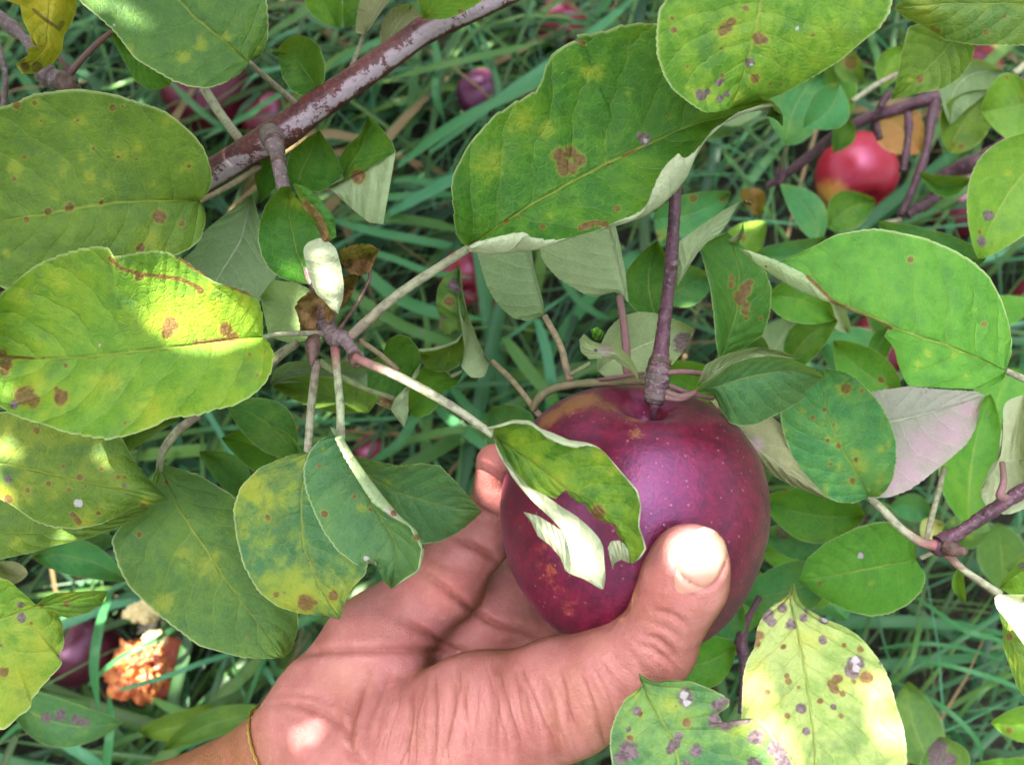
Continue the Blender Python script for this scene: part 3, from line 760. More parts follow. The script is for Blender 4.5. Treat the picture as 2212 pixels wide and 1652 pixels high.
# ------------------------------------------------------------------ the hand
def build_hand():
    def prim(*c): return np.array(c, float)
    # (px, py, depth, radius in picture units)
    chains = {
        'pinky': ([(640, 1640, .312, 120), (700, 1530, .308, 104), (805, 1392, .309, 94), (955, 1258, .314, 84)], .010),
        'ring': ([(680, 1680, .316, 120), (760, 1590, .320, 100), (1060, 1345, .331, 88)], .012),
        'mid': ([(700, 1720, .318, 120), (830, 1640, .322, 100), (1160, 1425, .333, 90)], .012),
        'index': ([(740, 1760, .316, 120), (870, 1690, .320, 100), (1270, 1480, .322, 92)], .012),
        'arm': ([(120, 1975, .338, 190), (320, 1872, .332, 186), (655, 1697, .312, 168)], .012),
        'thenar': ([(720, 1700, .304, 150), (860, 1640, .292, 158), (1040, 1570, .280, 150), (1225, 1502, .263, 118), (1330, 1455, .2525, 96), (1415, 1392, .2445, 86)], .007),
        'tip': ([(1415, 1392, .2445, 84), (1452, 1310, .2385, 80), (1478, 1255, .2345, 88), (1490, 1214, .2325, 84)], .004),
        'pk1': ([(955, 1258, .314, 80), (1035, 1165, .318, 66), (1071, 1095, .313, 58)], .003),
        'pk2': ([(1071, 1095, .313, 56), (1073, 1045, .306, 47), (1070, 1000, .298, 43)], .0025),
        'rg1': ([(1060, 1345, .331, 82), (1150, 1200, .349, 70), (1200, 1060, .347, 60), (1190, 960, .330, 48)], .003),
        'md1': ([(1160, 1425, .333, 84), (1280, 1270, .354, 72), (1370, 1090, .354, 62), (1390, 980, .336, 50)], .003),
        'ix1': ([(1270, 1480, .322, 88), (1420, 1330, .338, 72), (1520, 1180, .344, 62), (1550, 1060, .328, 50)], .004),
        'web': ([(1225, 1500, .272, 92), (1255, 1495, .300, 86), (1270, 1485, .320, 86)], .006),
        'heel': ([(735, 1560, .299, 92), (820, 1440, .303, 80)], .010),
    }
    cam3 = lambda px, py, d: np.stack([(np.asarray(px) / PW - .5) * K * d, -(np.asarray(py) / PH - .5) * K * PH / PW * d, np.asarray(d)], -1)
    h = .00115
    lo, hi = np.array([-.175, -.150, .205]), np.array([.075, .035, .385])
    nx = ((hi - lo) / h).astype(int)
    ax = [lo[i] + h * np.arange(nx[i]) for i in range(3)]
    X, Y, Z = [a.astype(np.float32) for a in np.meshgrid(*ax, indexing='ij', sparse=True)]
    F = np.full(nx, 1.0, np.float32)
    def smin(a, b, k):
        hh = np.clip(.5 + .5 * (b - a) / k, 0, 1)
        return b + (a - b) * hh - k * hh * (1 - hh)
    for nm, (ch, k) in chains.items():
        P = [cam3(c[0], c[1], c[2]) for c in ch]; rad = [c[3] * mpp(c[2]) for c in ch]
        for i in range(len(ch) - 1):
            a, b = P[i], P[i + 1]; ra, rb = rad[i], rad[i + 1]
            mn = np.minimum(a - ra, b - rb) - .016; mx = np.maximum(a + ra, b + rb) + .016
            i0 = np.clip(((mn - lo) / h).astype(int), 0, nx); i1 = np.clip(((mx - lo) / h).astype(int) + 1, 0, nx)
            if np.any(i1 <= i0): continue
            sl_ = tuple(slice(p, q2) for p, q2 in zip(i0, i1))
            x, y, z = X[sl_[0]], Y[:, sl_[1]], Z[:, :, sl_[2]]
            ab = b - a; L2 = float(ab @ ab)
            t = np.clip(((x - a[0]) * ab[0] + (y - a[1]) * ab[1] + (z - a[2]) * ab[2]) / L2, 0, 1)
            dx, dy, dz = x - a[0] - t * ab[0], y - a[1] - t * ab[1], z - a[2] - t * ab[2]
            D = np.sqrt(dx * dx + dy * dy + dz * dz) - (ra + (rb - ra) * t)
            F[sl_] = smin(F[sl_], D.astype(np.float32), k)
    # keep the fruit out of the flesh
    ac = np.array([np.dot(AC - CP, CR), np.dot(AC - CP, CU), np.dot(AC - CP, CF)])
    # surface nets
    ins = F < 0
    c8 = [ins[a:nx[0] - 1 + a, b:nx[1] - 1 + b, c:nx[2] - 1 + c] for a in (0, 1) for b in (0, 1) for c in (0, 1)]
    s8 = sum(c.astype(np.int8) for c in c8)
    cell = (s8 > 0) & (s8 < 8)
    idx = -np.ones(cell.shape, int); ijk = np.argwhere(cell); idx[cell] = np.arange(len(ijk))
    acc = np.zeros((len(ijk), 3)); cnt = np.zeros(len(ijk))
    cor = [(a, b, c) for a in (0, 1) for b in (0, 1) for c in (0, 1)]
    val = {c: F[ijk[:, 0] + c[0], ijk[:, 1] + c[1], ijk[:, 2] + c[2]] for c in cor}
    for p in cor:
        for ax_ in range(3):
            if p[ax_]: continue
            q2 = list(p); q2[ax_] = 1; q2 = tuple(q2)
            va, vb = val[p], val[q2]; cr = (va < 0) != (vb < 0)
            t = np.where(cr, va / (va - vb + 1e-12), 0)
            pt = np.tile(np.array(p, float), (len(ijk), 1)); pt[:, ax_] += t
            acc[cr] += pt[cr]; cnt[cr] += 1
    VC = lo + (ijk + acc / cnt[:, None]) * h
    faces = []
    for ax_ in range(3):
        o1, o2 = [(1, 2), (2, 0), (0, 1)][ax_]
        A = ins[:-1, :-1, :-1]
        sh = [slice(None, -1)] * 3; sh[ax_] = slice(1, None)
        Bm = ins[tuple(sh)]
        e = np.argwhere(A != Bm)
        e = e[(e[:, o1] > 0) & (e[:, o2] > 0)]
        e = e[(e < np.array(cell.shape)).all(1)]
        def gi(d1, d2):
            q3 = e.copy(); q3[:, o1] -= d1; q3[:, o2] -= d2
            return idx[q3[:, 0], q3[:, 1], q3[:, 2]]
        fq = np.stack([gi(1, 1), gi(0, 1), gi(0, 0), gi(1, 0)], 1)
        inner = A[e[:, 0], e[:, 1], e[:, 2]]
        fq[~inner] = fq[~inner][:, ::-1]
        faces.append(fq[(fq >= 0).all(1)])
    Fc = np.concatenate(faces)
    # relax
    E = np.concatenate([Fc[:, [0, 1]], Fc[:, [1, 2]], Fc[:, [2, 3]], Fc[:, [3, 0]]])
    def relax(Vv, n, lam):
        for _ in range(n):
            for l in (lam, -lam * 1.03):
                sm = np.zeros_like(Vv); ct = np.zeros(len(Vv))
                for c in range(3): sm[:, c] = np.bincount(E[:, 0], Vv[E[:, 1], c], len(Vv)) + np.bincount(E[:, 1], Vv[E[:, 0], c], len(Vv))
                ct = np.bincount(E[:, 0], minlength=len(Vv)) + np.bincount(E[:, 1], minlength=len(Vv))
                Vv = Vv + l * (sm / ct[:, None] - Vv)
        return Vv
    VC = relax(VC, 6, .5)
    # refine once (Catmull-Clark) so that the creases have vertices to live on
    me = bpy.data.meshes.new("tmp"); me.from_pydata(VC.tolist(), [], Fc.tolist()); me.update()
    ob = bpy.data.objects.new("tmp", me); COL.objects.link(ob)
    md = ob.modifiers.new("s", 'SUBSURF'); md.levels = 1; md.render_levels = 1
    dg = bpy.context.evaluated_depsgraph_get(); dg.update()
    me2 = bpy.data.meshes.new_from_object(ob.evaluated_get(dg))
    bpy.data.objects.remove(ob)
    n = len(me2.vertices)
    V = np.empty(n * 3); me2.vertices.foreach_get('co', V); V = V.reshape(-1, 3)
    NRM = np.empty(n * 3); me2.vertices.foreach_get('normal', NRM); NRM = NRM.reshape(-1, 3)
    PX = np.stack([(V[:, 0] / (K * V[:, 2]) + .5) * PW, (.5 - V[:, 1] / (K * PH / PW * V[:, 2])) * PH], 1)
    facing = np.clip(-(NRM * V).sum(1) / np.linalg.norm(V, axis=1) * 2.2, 0, 1)
    # folds and creases of the palm: polylines on its surface, with depth (m) and half-width (picture units)
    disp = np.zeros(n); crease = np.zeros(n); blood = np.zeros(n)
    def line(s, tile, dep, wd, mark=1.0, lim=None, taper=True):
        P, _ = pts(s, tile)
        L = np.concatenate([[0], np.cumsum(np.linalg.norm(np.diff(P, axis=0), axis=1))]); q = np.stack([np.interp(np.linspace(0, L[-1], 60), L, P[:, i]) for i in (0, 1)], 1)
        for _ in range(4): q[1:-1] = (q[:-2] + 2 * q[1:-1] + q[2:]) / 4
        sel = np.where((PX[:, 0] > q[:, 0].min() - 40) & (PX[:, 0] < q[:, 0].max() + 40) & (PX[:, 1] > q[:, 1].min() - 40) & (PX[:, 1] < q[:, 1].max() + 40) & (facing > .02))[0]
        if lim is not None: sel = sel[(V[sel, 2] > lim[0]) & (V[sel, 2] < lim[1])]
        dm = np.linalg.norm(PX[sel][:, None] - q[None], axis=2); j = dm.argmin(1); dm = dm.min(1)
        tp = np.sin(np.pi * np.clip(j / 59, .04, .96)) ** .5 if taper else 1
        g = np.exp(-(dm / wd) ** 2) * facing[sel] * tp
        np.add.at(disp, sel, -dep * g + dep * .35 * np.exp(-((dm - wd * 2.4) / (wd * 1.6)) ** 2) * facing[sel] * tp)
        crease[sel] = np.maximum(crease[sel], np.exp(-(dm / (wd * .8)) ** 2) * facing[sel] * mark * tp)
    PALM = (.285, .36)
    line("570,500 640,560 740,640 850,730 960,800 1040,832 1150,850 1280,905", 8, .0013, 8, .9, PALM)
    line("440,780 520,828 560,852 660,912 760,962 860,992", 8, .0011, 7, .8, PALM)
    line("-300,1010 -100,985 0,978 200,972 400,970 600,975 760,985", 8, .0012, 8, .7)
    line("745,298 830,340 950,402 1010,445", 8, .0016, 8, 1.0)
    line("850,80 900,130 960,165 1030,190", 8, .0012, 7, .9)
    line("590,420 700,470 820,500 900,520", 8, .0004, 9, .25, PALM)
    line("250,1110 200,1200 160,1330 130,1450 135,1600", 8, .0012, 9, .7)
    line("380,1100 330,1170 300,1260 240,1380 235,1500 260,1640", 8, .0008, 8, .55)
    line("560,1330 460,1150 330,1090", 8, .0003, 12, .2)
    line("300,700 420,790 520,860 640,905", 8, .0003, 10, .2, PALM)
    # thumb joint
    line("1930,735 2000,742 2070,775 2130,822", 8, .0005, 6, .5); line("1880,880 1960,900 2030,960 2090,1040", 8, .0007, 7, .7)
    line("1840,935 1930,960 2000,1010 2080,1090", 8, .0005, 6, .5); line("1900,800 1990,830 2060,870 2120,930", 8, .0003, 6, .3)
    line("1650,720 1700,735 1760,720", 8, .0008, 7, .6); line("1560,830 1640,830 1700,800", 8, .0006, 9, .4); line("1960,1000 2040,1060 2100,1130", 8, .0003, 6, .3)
    line('120,400 115,460 150,525 205,570 270,600 330,595 375,545 405,470', 9, .0006, 5, .45, None, False)
    # wrist
    line("1580,1300 1650,1290 1760,1290 1900,1340 2010,1400 2080,1450", 7, .0010, 9, .6); line("1600,1250 1700,1230 1850,1240 1960,1290", 7, .0005, 9, .3)
    line("1990,1530 2060,1560 2110,1600 2180,1640", 7, .0005, 8, .4)
    # the fan of skin folds over the ball of the thumb
    cx, cy = 1010, 985
    ang = np.arctan2(PX[:, 0] - cx, PX[:, 1] - cy); rr_ = np.hypot(PX[:, 0] - cx, PX[:, 1] - cy)
    ridge = np.interp(PX[:, 0], [700, 780, 860, 920, 1000, 1060, 1120, 1180, 1240, 1320, 1400, 1480], [1600, 1500, 1440, 1425, 1402, 1398, 1402, 1420, 1420, 1370, 1340, 1330])
    below = np.clip((PX[:, 1] - ridge + 6) / 50, 0, 1)
    fade = np.clip((PX[:, 0] - 760) / 80, 0, 1) * np.clip((1440 - PX[:, 0]) / 160, 0, 1) * np.clip((1720 - PX[:, 1]) / 120, .25, 1)
    msk = below * fade * facing * (V[:, 2] < .300)
    r = np.random.default_rng(12)
    wav = np.zeros(n); a0 = -.95
    while a0 < .95:
        wdt = r.uniform(.006, .018); dep = r.uniform(.15, 1.0) ** 1.3
        lo_, hi_ = r.uniform(0, 130), r.uniform(150, 420)
        y2 = PX[:, 1] - ridge
        ext = np.clip((y2 - lo_ * .4) / 40, 0, 1) * np.clip((hi_ - y2) / 90, 0, 1)
        bend = .018 * np.sin(rr_ / r.uniform(50, 110) + r.uniform(0, 6))
        wav += dep * ext * np.exp(-((ang - a0 + bend) / wdt) ** 2)
        a0 += r.uniform(.022, .060)
    a0 = -.95
    while a0 < .95:
        wdt = r.uniform(.003, .007); lo_, hi_ = r.uniform(0, 200), r.uniform(90, 300)
        y2 = PX[:, 1] - ridge - lo_ * .5
        bend = .02 * np.sin(rr_ / r.uniform(40, 90) + r.uniform(0, 6))
        wav += r.uniform(.15, .5) * np.clip(y2 / 40, 0, 1) * np.clip((hi_ - y2) / 60, 0, 1) * np.exp(-((ang - a0 + bend) / wdt) ** 2)
        a0 += r.uniform(.008, .022)
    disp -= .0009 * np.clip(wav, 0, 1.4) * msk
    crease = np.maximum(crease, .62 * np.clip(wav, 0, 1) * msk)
    blood = np.clip(1 - np.hypot((PX[:, 0] - 960) / 130, (PX[:, 1] - 1270) / 70), 0, 1) + np.clip(1 - np.hypot((PX[:, 0] - 1060) / 40, (PX[:, 1] - 1000) / 60), 0, 1) + .6 * np.clip(1 - np.hypot((PX[:, 0] - 1410) / 80, (PX[:, 1] - 1290) / 90), 0, 1)
    V2 = V + NRM * disp[:, None]
    # palm skin is paler than the back of the hand and the arm
    pdir = np.array([-.12, .30, -.95])
    pn = NRM @ (pdir / np.linalg.norm(pdir))
    palm = np.clip((pn - .05) / .5, 0, 1)
    arm = np.clip(((PX[:, 0] - 560) * .88 - (PX[:, 1] - 1600) * .47 + 60) / 160, 0, 1)
    palm = palm * (.15 + .85 * arm)
    thumbback = np.clip((PX[:, 0] - (1590 - (PX[:, 1] - 1150) * .33)) / 60, 0, 1) * (PX[:, 1] < 1480) * (V[:, 2] < .27)
    palm = palm * (1 - .85 * thumbback)
    Wd = CP + V2[:, :1] * CR + V2[:, 1:2] * CU + V2[:, 2:] * CF
    fl = np.empty(len(me2.loops), int); me2.loops.foreach_get('vertex_index', fl); fl = fl.reshape(-1, 4)[:, ::-1]
    o0 = W(655, 1697, .312)
    hand = mesh_obj("person", Wd, fl, SKIN, None, o0, None, {'crease': crease, 'palm': palm, 'blood': np.clip(blood, 0, 1)})
    tag(hand, "right hand and bare forearm reaching in from below, palm up, closed around the apple", "person")
    bvh = BVHTree.FromPolygons([Vector(p) for p in Wd], fl.tolist())
    return hand, bvh
HAND, HBVH = build_hand()
def on_hand(px, py, lift=0.0):
    q = W(px, py, 1.0) - CP; q /= np.linalg.norm(q)
    hit, nrm, i, dist = HBVH.ray_cast(Vector(CP), Vector(q))
    return None if hit is None else (np.array(hit) , np.array(nrm))
def nail():
    # the plate lies over the last joint of the thumb, turned a little to the right
    ctr, ux, uy = np.array([1517., 1205.]), np.array([54., -15.]), np.array([17., -72.])
    n = 33; V, UV = [], []
    for i in range(n):
        for j in range(n):
            a, b = -1 + 2 * i / (n - 1), -1 + 2 * j / (n - 1)
            rr = max(abs(a), abs(b)); l = (abs(a) ** 3 + abs(b) ** 3) ** (1 / 3)
            if l > 1e-6: a, b = a * rr / l, b * rr / l
            p = ctr + ux * a * (1.0 - .10 * (b > 0) * b) + uy * b
            hh = on_hand(*p); k2 = 1.0
            while (hh is None or depth(hh[0]) > .245) and k2 > .5:
                k2 -= .02; hh = on_hand(*(ctr + (p - ctr) * k2))
            e = 1 - rr ** 6
            V.append(hh[0] + hh[1] * (.0001 + .0006 * e) if hh else W(p[0], p[1], .228)); UV.append((a * .5 + .5, b * .5 + .5))
    V = np.array(V)
    o = mesh_obj("thumbnail", V, grid_faces(n, n, True), NAIL, HAND, V[0], np.array(UV))
    return o
nail()
def bracelet():
    c = W(690, 1690, .313)
    axis = CR * .75 + CU * .66; axis /= np.linalg.norm(axis)
    a = np.cross(axis, CF); a /= np.linalg.norm(a); b = np.cross(axis, a)
    P, Q = [], []
    c0 = c
    for k in range(160):
        th = 6.28319 * k / 160
        dr = a * math.cos(th) + b * math.sin(th)
        hit, nrm, i, dist = HBVH.ray_cast(Vector(c0 + dr * .09), Vector(-dr))
        if hit is None: hit = Vector(c0 + dr * .028)
        P.append(np.array(hit) + dr * .0007)
    P = np.array(P)
    root = empty("bracelet", P[0], "thin gold chain bracelet with two tiny bright beads round the wrist", "bracelet")
    P2 = np.vstack([P, P[:1]])
    rad = .00058 * (1 + .35 * np.sin(np.arange(len(P2)) * 2.4))
    V, f, uv = rings(P2, rad, 8)
    mesh_obj("chain", V, f, GOLD, root, P[0], uv)
    scr = [((p - CP) @ CR / (K * depth(p)) + .5) * PW for p in P]; scy = [(.5 - (p - CP) @ CU / (K * PH / PW * depth(p))) * PH for p in P]
    for tx, ty in ((553, 1536), (582, 1566)):
        dd = [math.hypot(x - tx, y - ty) + (1000 if depth(p) > .312 else 0) for x, y, p in zip(scr, scy, P)]
        j = int(np.argmin(dd))
        me = bpy.data.meshes.new("bead"); bm = bmesh.new()
        bmesh.ops.create_icosphere(bm, subdivisions=3, radius=.0013); 
        for ff in bm.faces: ff.smooth = True
        bm.to_mesh(me); bm.free(); me.materials.append(GOLD)
        o = bpy.data.objects.new("bead", me); COL.objects.link(o); o.parent = root; o.location = tuple(P[j] - P[0])
bracelet()

# ------------------------------------------------------------------ the red branch at the left and its spur of leaves
b0 = W(300, 470, .315)
BR = empty("apple_branch", b0, "thick red brown branch with flaking white film and a leafy spur, upper left", "branch")
tube("branch_wood", [(200, 530, .322, 34), (320, 458, .318, 33), (455, 378, .312, 31), (540, 325, .308, 32), (610, 284, .305, 35), (680, 232, .305, 32), (760, 178, .305, 30), (883, 90, .308, 28), (925, 62, .309, 29), (1040, 12, .313, 25), (1150, -40, .318, 24), (1300, -110, .32, 22)], BARK, BR, 28, 160, .012, 2, .012)
spur = tube("spur", [(585, 292, .297, 24), (592, 312, .287, 21), (600, 345, .280, 16), (608, 385, .277, 14), (622, 450, .276, 14), (650, 540, .274, 14), (690, 640, .270, 15), (708, 700, .267, 18), (722, 735, .265, 20)], GREYTWIG, BR, 16, 90, .03, 3, .05)
for (x, y, rr) in [(592, 308, 22), (596, 322, 20), (602, 352, 16.5)]:
    tube("ring_scar", [(x - 1, y - 3, .2875 if y < 330 else .2795, rr), (x + 1, y + 3, .2865 if y < 330 else .2788, rr)], BUD, spur, 16, 6)
tube("knot", [(700, 700, .266, 18), (722, 728, .263, 22), (745, 735, .262, 18), (757, 752, .261, 14), (772, 775, .259, 16), (777, 787, .258, 10)], GREYTWIG, BR, 14, 50, .05, 5, .10)
tube("bud", [(678, 728, .262, 12), (676, 745, .259, 17), (674, 765, .257, 13), (672, 790, .255, 3)], BUD, BR, 14, 30, .03)
tube("twig_scar", [(766, 772, .2575, 15), (771, 781, .2535, 14), (772, 783, .2530, 5)], BUD, BR, 14, 16, .06)
PALE = ((.27, .27, .17), (.22, .16, .12)); PINKB = ((.30, .30, .20), (.28, .08, .09)); GRN = ((.17, .22, .08), (.14, .14, .07)); TANP = ((.24, .18, .10), (.18, .11, .08)); PINK = ((.20, .08, .10), (.17, .06, .06))

# sunlit, mottled leaf at the left
leaf(4, "1560,540 1400,552 1150,590 1000,605 780,630 560,655 400,668 200,665 60,655 -130,640",
     "1560,540 1558,420 1540,340 1490,290 1400,250 1260,210 1200,165 1100,90 1030,55 960,28 850,35 740,55 668,66 664,40 640,10 600,2 500,14 400,40 300,75 220,110 150,160 60,240 0,290 -60,380 -110,500 -130,640",
     "1560,540 1600,580 1625,640 1615,720 1590,790 1540,850 1480,900 1380,950 1260,975 1180,1005 1000,1020 920,1070 780,1120 650,1148 520,1130 380,1105 260,1060 180,1040 90,1010 10,960 -60,880 -110,760 -130,640",
     (.250, .243), BR, "yellow green mottled leaf with a torn edge and a blazing patch of sun", 'yellowish', mottle=.75, mcol=(.19, .29, .02), e=(-.012, -.008), arch=-.004, wave=.0016, N=190, M=36, serr=5.0, teeth=30,
     spots="b650,75,720,135,820,165,980,185,1080,200,1180,250,11 b1040,60,1130,120,1230,180,9 b1330,225,1440,270,1500,300,10 b1185,265,22 b1010,470,45 b990,520,30 b1340,500,40 b1380,540,30 b1150,575,1350,552,10 b150,890,60 b190,915,42 b360,900,46 b40,700,36 b30,740,26 p85,945,26 b20,640,24 y1040,470,120 y900,450,80 y660,90,60 y200,800,90 y640,800,120 y900,1000,140 y350,200,120 y120,300,60 b590,585,8 w588,590,11 b1525,765,9 b740,1050,10 b825,185,22 b0,660,200,668,7 y1250,380,120 y1450,330,90",
     rand=14, stalk=[(1548, 545, .250, 16), (1700, 522, .255, 17), (1850, 520, .261, 19), (1950, 522, .264, 20)], scol=PALE)
# the broad leaf above it
leaf(1, "1190,1190 950,1190 700,1200 450,1235 250,1275 0,1310 -280,1350",
     "1190,1190 1240,1130 1260,1060 1245,980 1210,880 1150,800 1050,710 980,660 900,630 800,600 700,565 600,545 480,528 400,530 300,545 200,555 150,580 90,610 0,635 -80,680 -200,800 -260,1000 -280,1350",
     "1190,1190 1215,1250 1220,1320 1190,1420 1120,1480 1050,1510 950,1560 800,1640 600,1720 400,1760 200,1780 0,1700 -150,1600 -280,1350",
     (.284, .262), BR, "broad dull green leaf with small yellow and rusty spots, cut by the left edge", 'olive', mottle=.35, e=(-.010, .004), arch=-.006, wave=.0018, N=180, M=34, serr=2.6,
     spots="y210,610,42 y245,730,70 y460,720,75 y550,880,40 y700,930,70 y530,1050,75 y480,940,40 y690,900,40 y360,1010,60 y330,1140,60 y640,1090,50 b205,612,16 b668,640,20 b730,628,9 b460,715,12 b700,932,12 b245,715,10 b145,930,14 b285,1255,22 b410,1228,28 b945,1285,38 b1080,1325,18 b835,1470,26 b600,1200,15 b1120,985,12 b100,625,22 b555,880,10 b530,1050,10 y900,1420,90 y1080,1000,30 y80,1000,80 y820,880,60 y1000,700,60",
     rand=16, stalk=[(1185, 1192, .284, 17), (1350, 1110, .296, 17), (1540, 990, .310, 18)], scol=TANP)
# rounded dark leaf at the top
leaf(1, "1480,375 1300,220 1150,100 1050,-10 800,-200 500,-330",
     "1480,375 1420,440 1330,495 1230,525 1120,515 1020,480 900,410 800,350 740,270 680,190 580,100 480,20 430,-100 430,-220 500,-330",
     "1480,375 1550,330 1590,230 1592,120 1580,0 1500,-150 1300,-280 1000,-350 700,-360 500,-330",
     (.276, .262), BR, "dark rounded leaf hanging from the red branch by a bare stalk", 'dull', mottle=.25, e=(-.006, .006), arch=-.005, N=150, M=28, spots="y1190,250,60 y760,300,40 y1340,205,40 y1080,330,60 b1380,470,10 w675,150,10", rand=7,
     stalk=[(1475, 370, .276, 17), (1600, 480, .288, 18), (1755, 615, .302, 20)], scol=((.24, .20, .14), (.30, .22, .17)))
leaf(1, "640,170 800,300 900,420 1010,505", "640,170 680,260 740,370 800,480 880,535 950,530 1010,508", "640,170 800,200 950,300 1030,420 1010,508", (.31, .305), None,
     "olive green leaf peeping out below the dark rounded leaf", 'fresh', cat='leaf', N=60, M=12)
# small folded dark leaf by the branch
leaf(1, "1885,545 1850,480 1780,380 1700,320 1640,312", "1885,545 1800,575 1720,530 1670,450 1660,380 1640,312", "1885,545 1905,480 1905,380 1890,290 1840,235 1780,212 1700,230 1660,270 1640,312", (.312, .305), BR,
     "small dark leaf with a curled beak-like tip behind the branch", 'deep', e=(-.004, -.008), rflap="1885,545 1925,480 1930,380 1895,280 1840,228 1780,208 1700,230 1660,270 1640,312", und='grey', N=70, M=14,
     extra=[("1650,300 1620,295 1600,290", "1650,335 1625,330 1610,320", (.303, .300), (.303, .30), True)])
leaf(2, "560,115 640,60 740,0 900,-120", "560,115 550,60 530,0 560,-120 700,-200 900,-120", "560,115 620,115 690,118 760,95 850,50 930,0 980,-80 900,-120", (.298, .285), BR, "yellow green leaf rising off the top of the thick branch", 'yellowish', mottle=.5, N=70, M=14, rand=6)
leaf(2, "220,205 270,100 340,-20 420,-150", "220,205 165,200 170,100 190,0 260,-150 420,-150", "220,205 260,160 310,80 370,0 420,-80 420,-150", (.325, .315), BR, "pale underside of a narrow leaf above the branch", 'dull', und='tan', under=True, N=60, M=12,
     stalk=[(220, 200, .325, 16), (180, 300, .327, 15), (140, 400, .320, 15)], scol=PALE)
leaf(2, "330,300 390,190 450,90 500,30", "330,300 305,210 330,110 380,50 450,25 500,30", "330,300 430,230 500,150 545,100 530,60 500,30", (.328, .322), BR, "drab olive underside of a short leaf touching the branch", 'dull', und='tan', under=True, N=60, M=12)
gl(690, -60, 735, 62, 80, (.36, .36), 'bright', None, "bright green leaf tip hanging in from the top by the tan leaf", bend=-.1)
gl(800, -90, 745, 60, 90, (.37, .37), 'deep', None, "shaded green leaf tip at the top beside the bright one", bend=.1)

# the hero leaf in the middle
leaf(2, "830,1460 1000,1350 1200,1220 1500,1050 1700,950 1900,860 2050,790 2200,730 2400,690 2560,655 2703,690",
     "830,1460 800,1450 755,1370 748,1250 735,1150 735,1060 770,980 800,920 840,850 910,770 980,690 1060,640 1140,590 1230,545 1270,480 1290,400 1330,320 1400,270 1470,240 1520,248 1465,205 1530,205 1640,185 1750,150 1850,138 1950,140 2100,200 2250,330 2400,470 2540,560 2640,600 2703,690",
     "830,1460 840,1495 950,1512 1100,1500 1250,1480 1450,1410 1600,1372 1750,1330 1880,1285 1960,1235 2003,1200 2073,1130 2133,1050 2173,950 2243,830 2343,740 2443,690 2543,650 2640,632 2703,690",
     (.252, .236), BR, "large glossy green leaf with crisp veins and a rolled pale lower margin", 'deep', und='white', e=(-.013, -.010), arch=.006, wave=.0016, mottle=.45, mcol=(.13, .26, .015), N=230, M=44, serr=4.6, teeth=30,
     rflap="830,1460 880,1435 1000,1405 1100,1383 1160,1376 1200,1402 1260,1420 1360,1424 1460,1402 1600,1366 1700,1318 1830,1270 1890,1220 1930,1120 1960,1050 2003,980 2083,905 2103,940 2143,930 2193,880 2273,780 2423,670 2583,617 2640,612 2703,690",
     spots="b1375,920,40 b1440,905,36 b1490,950,34 b1400,980,40 b1400,1010,30 b1450,1000,30 p1875,820,40 w1885,835,15 b1860,870,1750,930,7 b1130,1290,10 b1060,1310,14 b1665,980,10 b1500,1350,1580,1320,1650,1330,16 b1480,235,1520,260,12 y1150,720,110 y960,950,130 y1560,440,90 y1300,760,70 y1780,560,26 b1780,560,8 b2020,690,10",
     rand=5, extra=[("2640,612 2680,640 2700,690 2700,745", "2600,690 2640,700 2670,720 2690,748", (.232, .236), (.236, .238), True)], froll=.005,
     stalk=[(845, 1465, .252, 26), (700, 1560, .255, 29), (400, 1760, .259, 31), (130, 2000, .262, 34)], scol=PALE)
# leaf that curls over the apple
leaf(5, "980,1120 1100,1200 1250,1300 1350,1380 1420,1440 1550,1500 1680,1620 1760,1740 1800,1886",
     "980,1120 1000,1190 1050,1290 1120,1390 1200,1450 1300,1480 1360,1500 1370,1480 1410,1448 1440,1480 1480,1520 1530,1530 1540,1556 1580,1606 1640,1636 1700,1656 1710,1696 1750,1756 1785,1826 1800,1886",
     "980,1120 940,1075 1020,1058 1100,1030 1200,1035 1260,1080 1340,1110 1430,1150 1540,1165 1600,1190 1640,1220 1700,1290 1770,1370 1840,1450 1862,1540 1850,1620 1848,1666 1870,1726 1890,1796 1850,1856 1800,1886",
     (.240, .2235), BR, "curled leaf with a ragged hole lying over the apple, pale underside rolled out", 'deep', und='white', e=(.004, -.007), arch=-.003, wave=.0014, mottle=.55, mcol=(.20, .30, .015), N=170, M=26,
     rflap="980,1120 985,1085 1100,1052 1200,1062 1260,1102 1300,1140 1400,1182 1470,1197 1540,1183 1600,1196 1640,1225 1695,1295 1762,1375 1830,1455 1852,1540 1842,1620 1840,1666 1862,1726 1880,1796 1845,1850 1800,1886",
     spots="y1620,1230,60 y1700,1330,50 y1240,1270,40 y1380,1380,60 b1375,1500,16 b1410,1455,12 b1600,1580,40 y1150,1150,40", rand=5, froll=.004,
     exwave=.0003, extra=[("985,1125 1030,1230 1110,1330 1180,1420 1280,1470 1400,1556 1470,1596 1540,1656 1600,1716 1635,1776 1640,1876 1650,1956 1635,2036", "983,1128 1000,1210 1050,1300 1100,1380 1200,1500 1260,1555 1330,1620 1400,1695 1402,1800 1410,1936 1530,1976 1600,2026 1630,2036", (.239, .221), (.236, .2185), False),
            ("1160,1576 1250,1600 1330,1650 1408,1702", "1160,1577 1210,1640 1245,1720 1320,1776 1380,1846 1412,1932", (.227, .2245), (.227, .2190), False),
            ("1660,1790 1680,1750 1730,1745 1790,1790", "1690,1920 1700,1880 1740,1860 1790,1880", (.226, .2235), (.229, .226), False)],
     stalk=[(985, 1125, .240, 24), (750, 960, .243, 27), (450, 790, .2475, 30), (200, 680, .252, 28), (170, 660, .254, 26)], scol=PINKB)
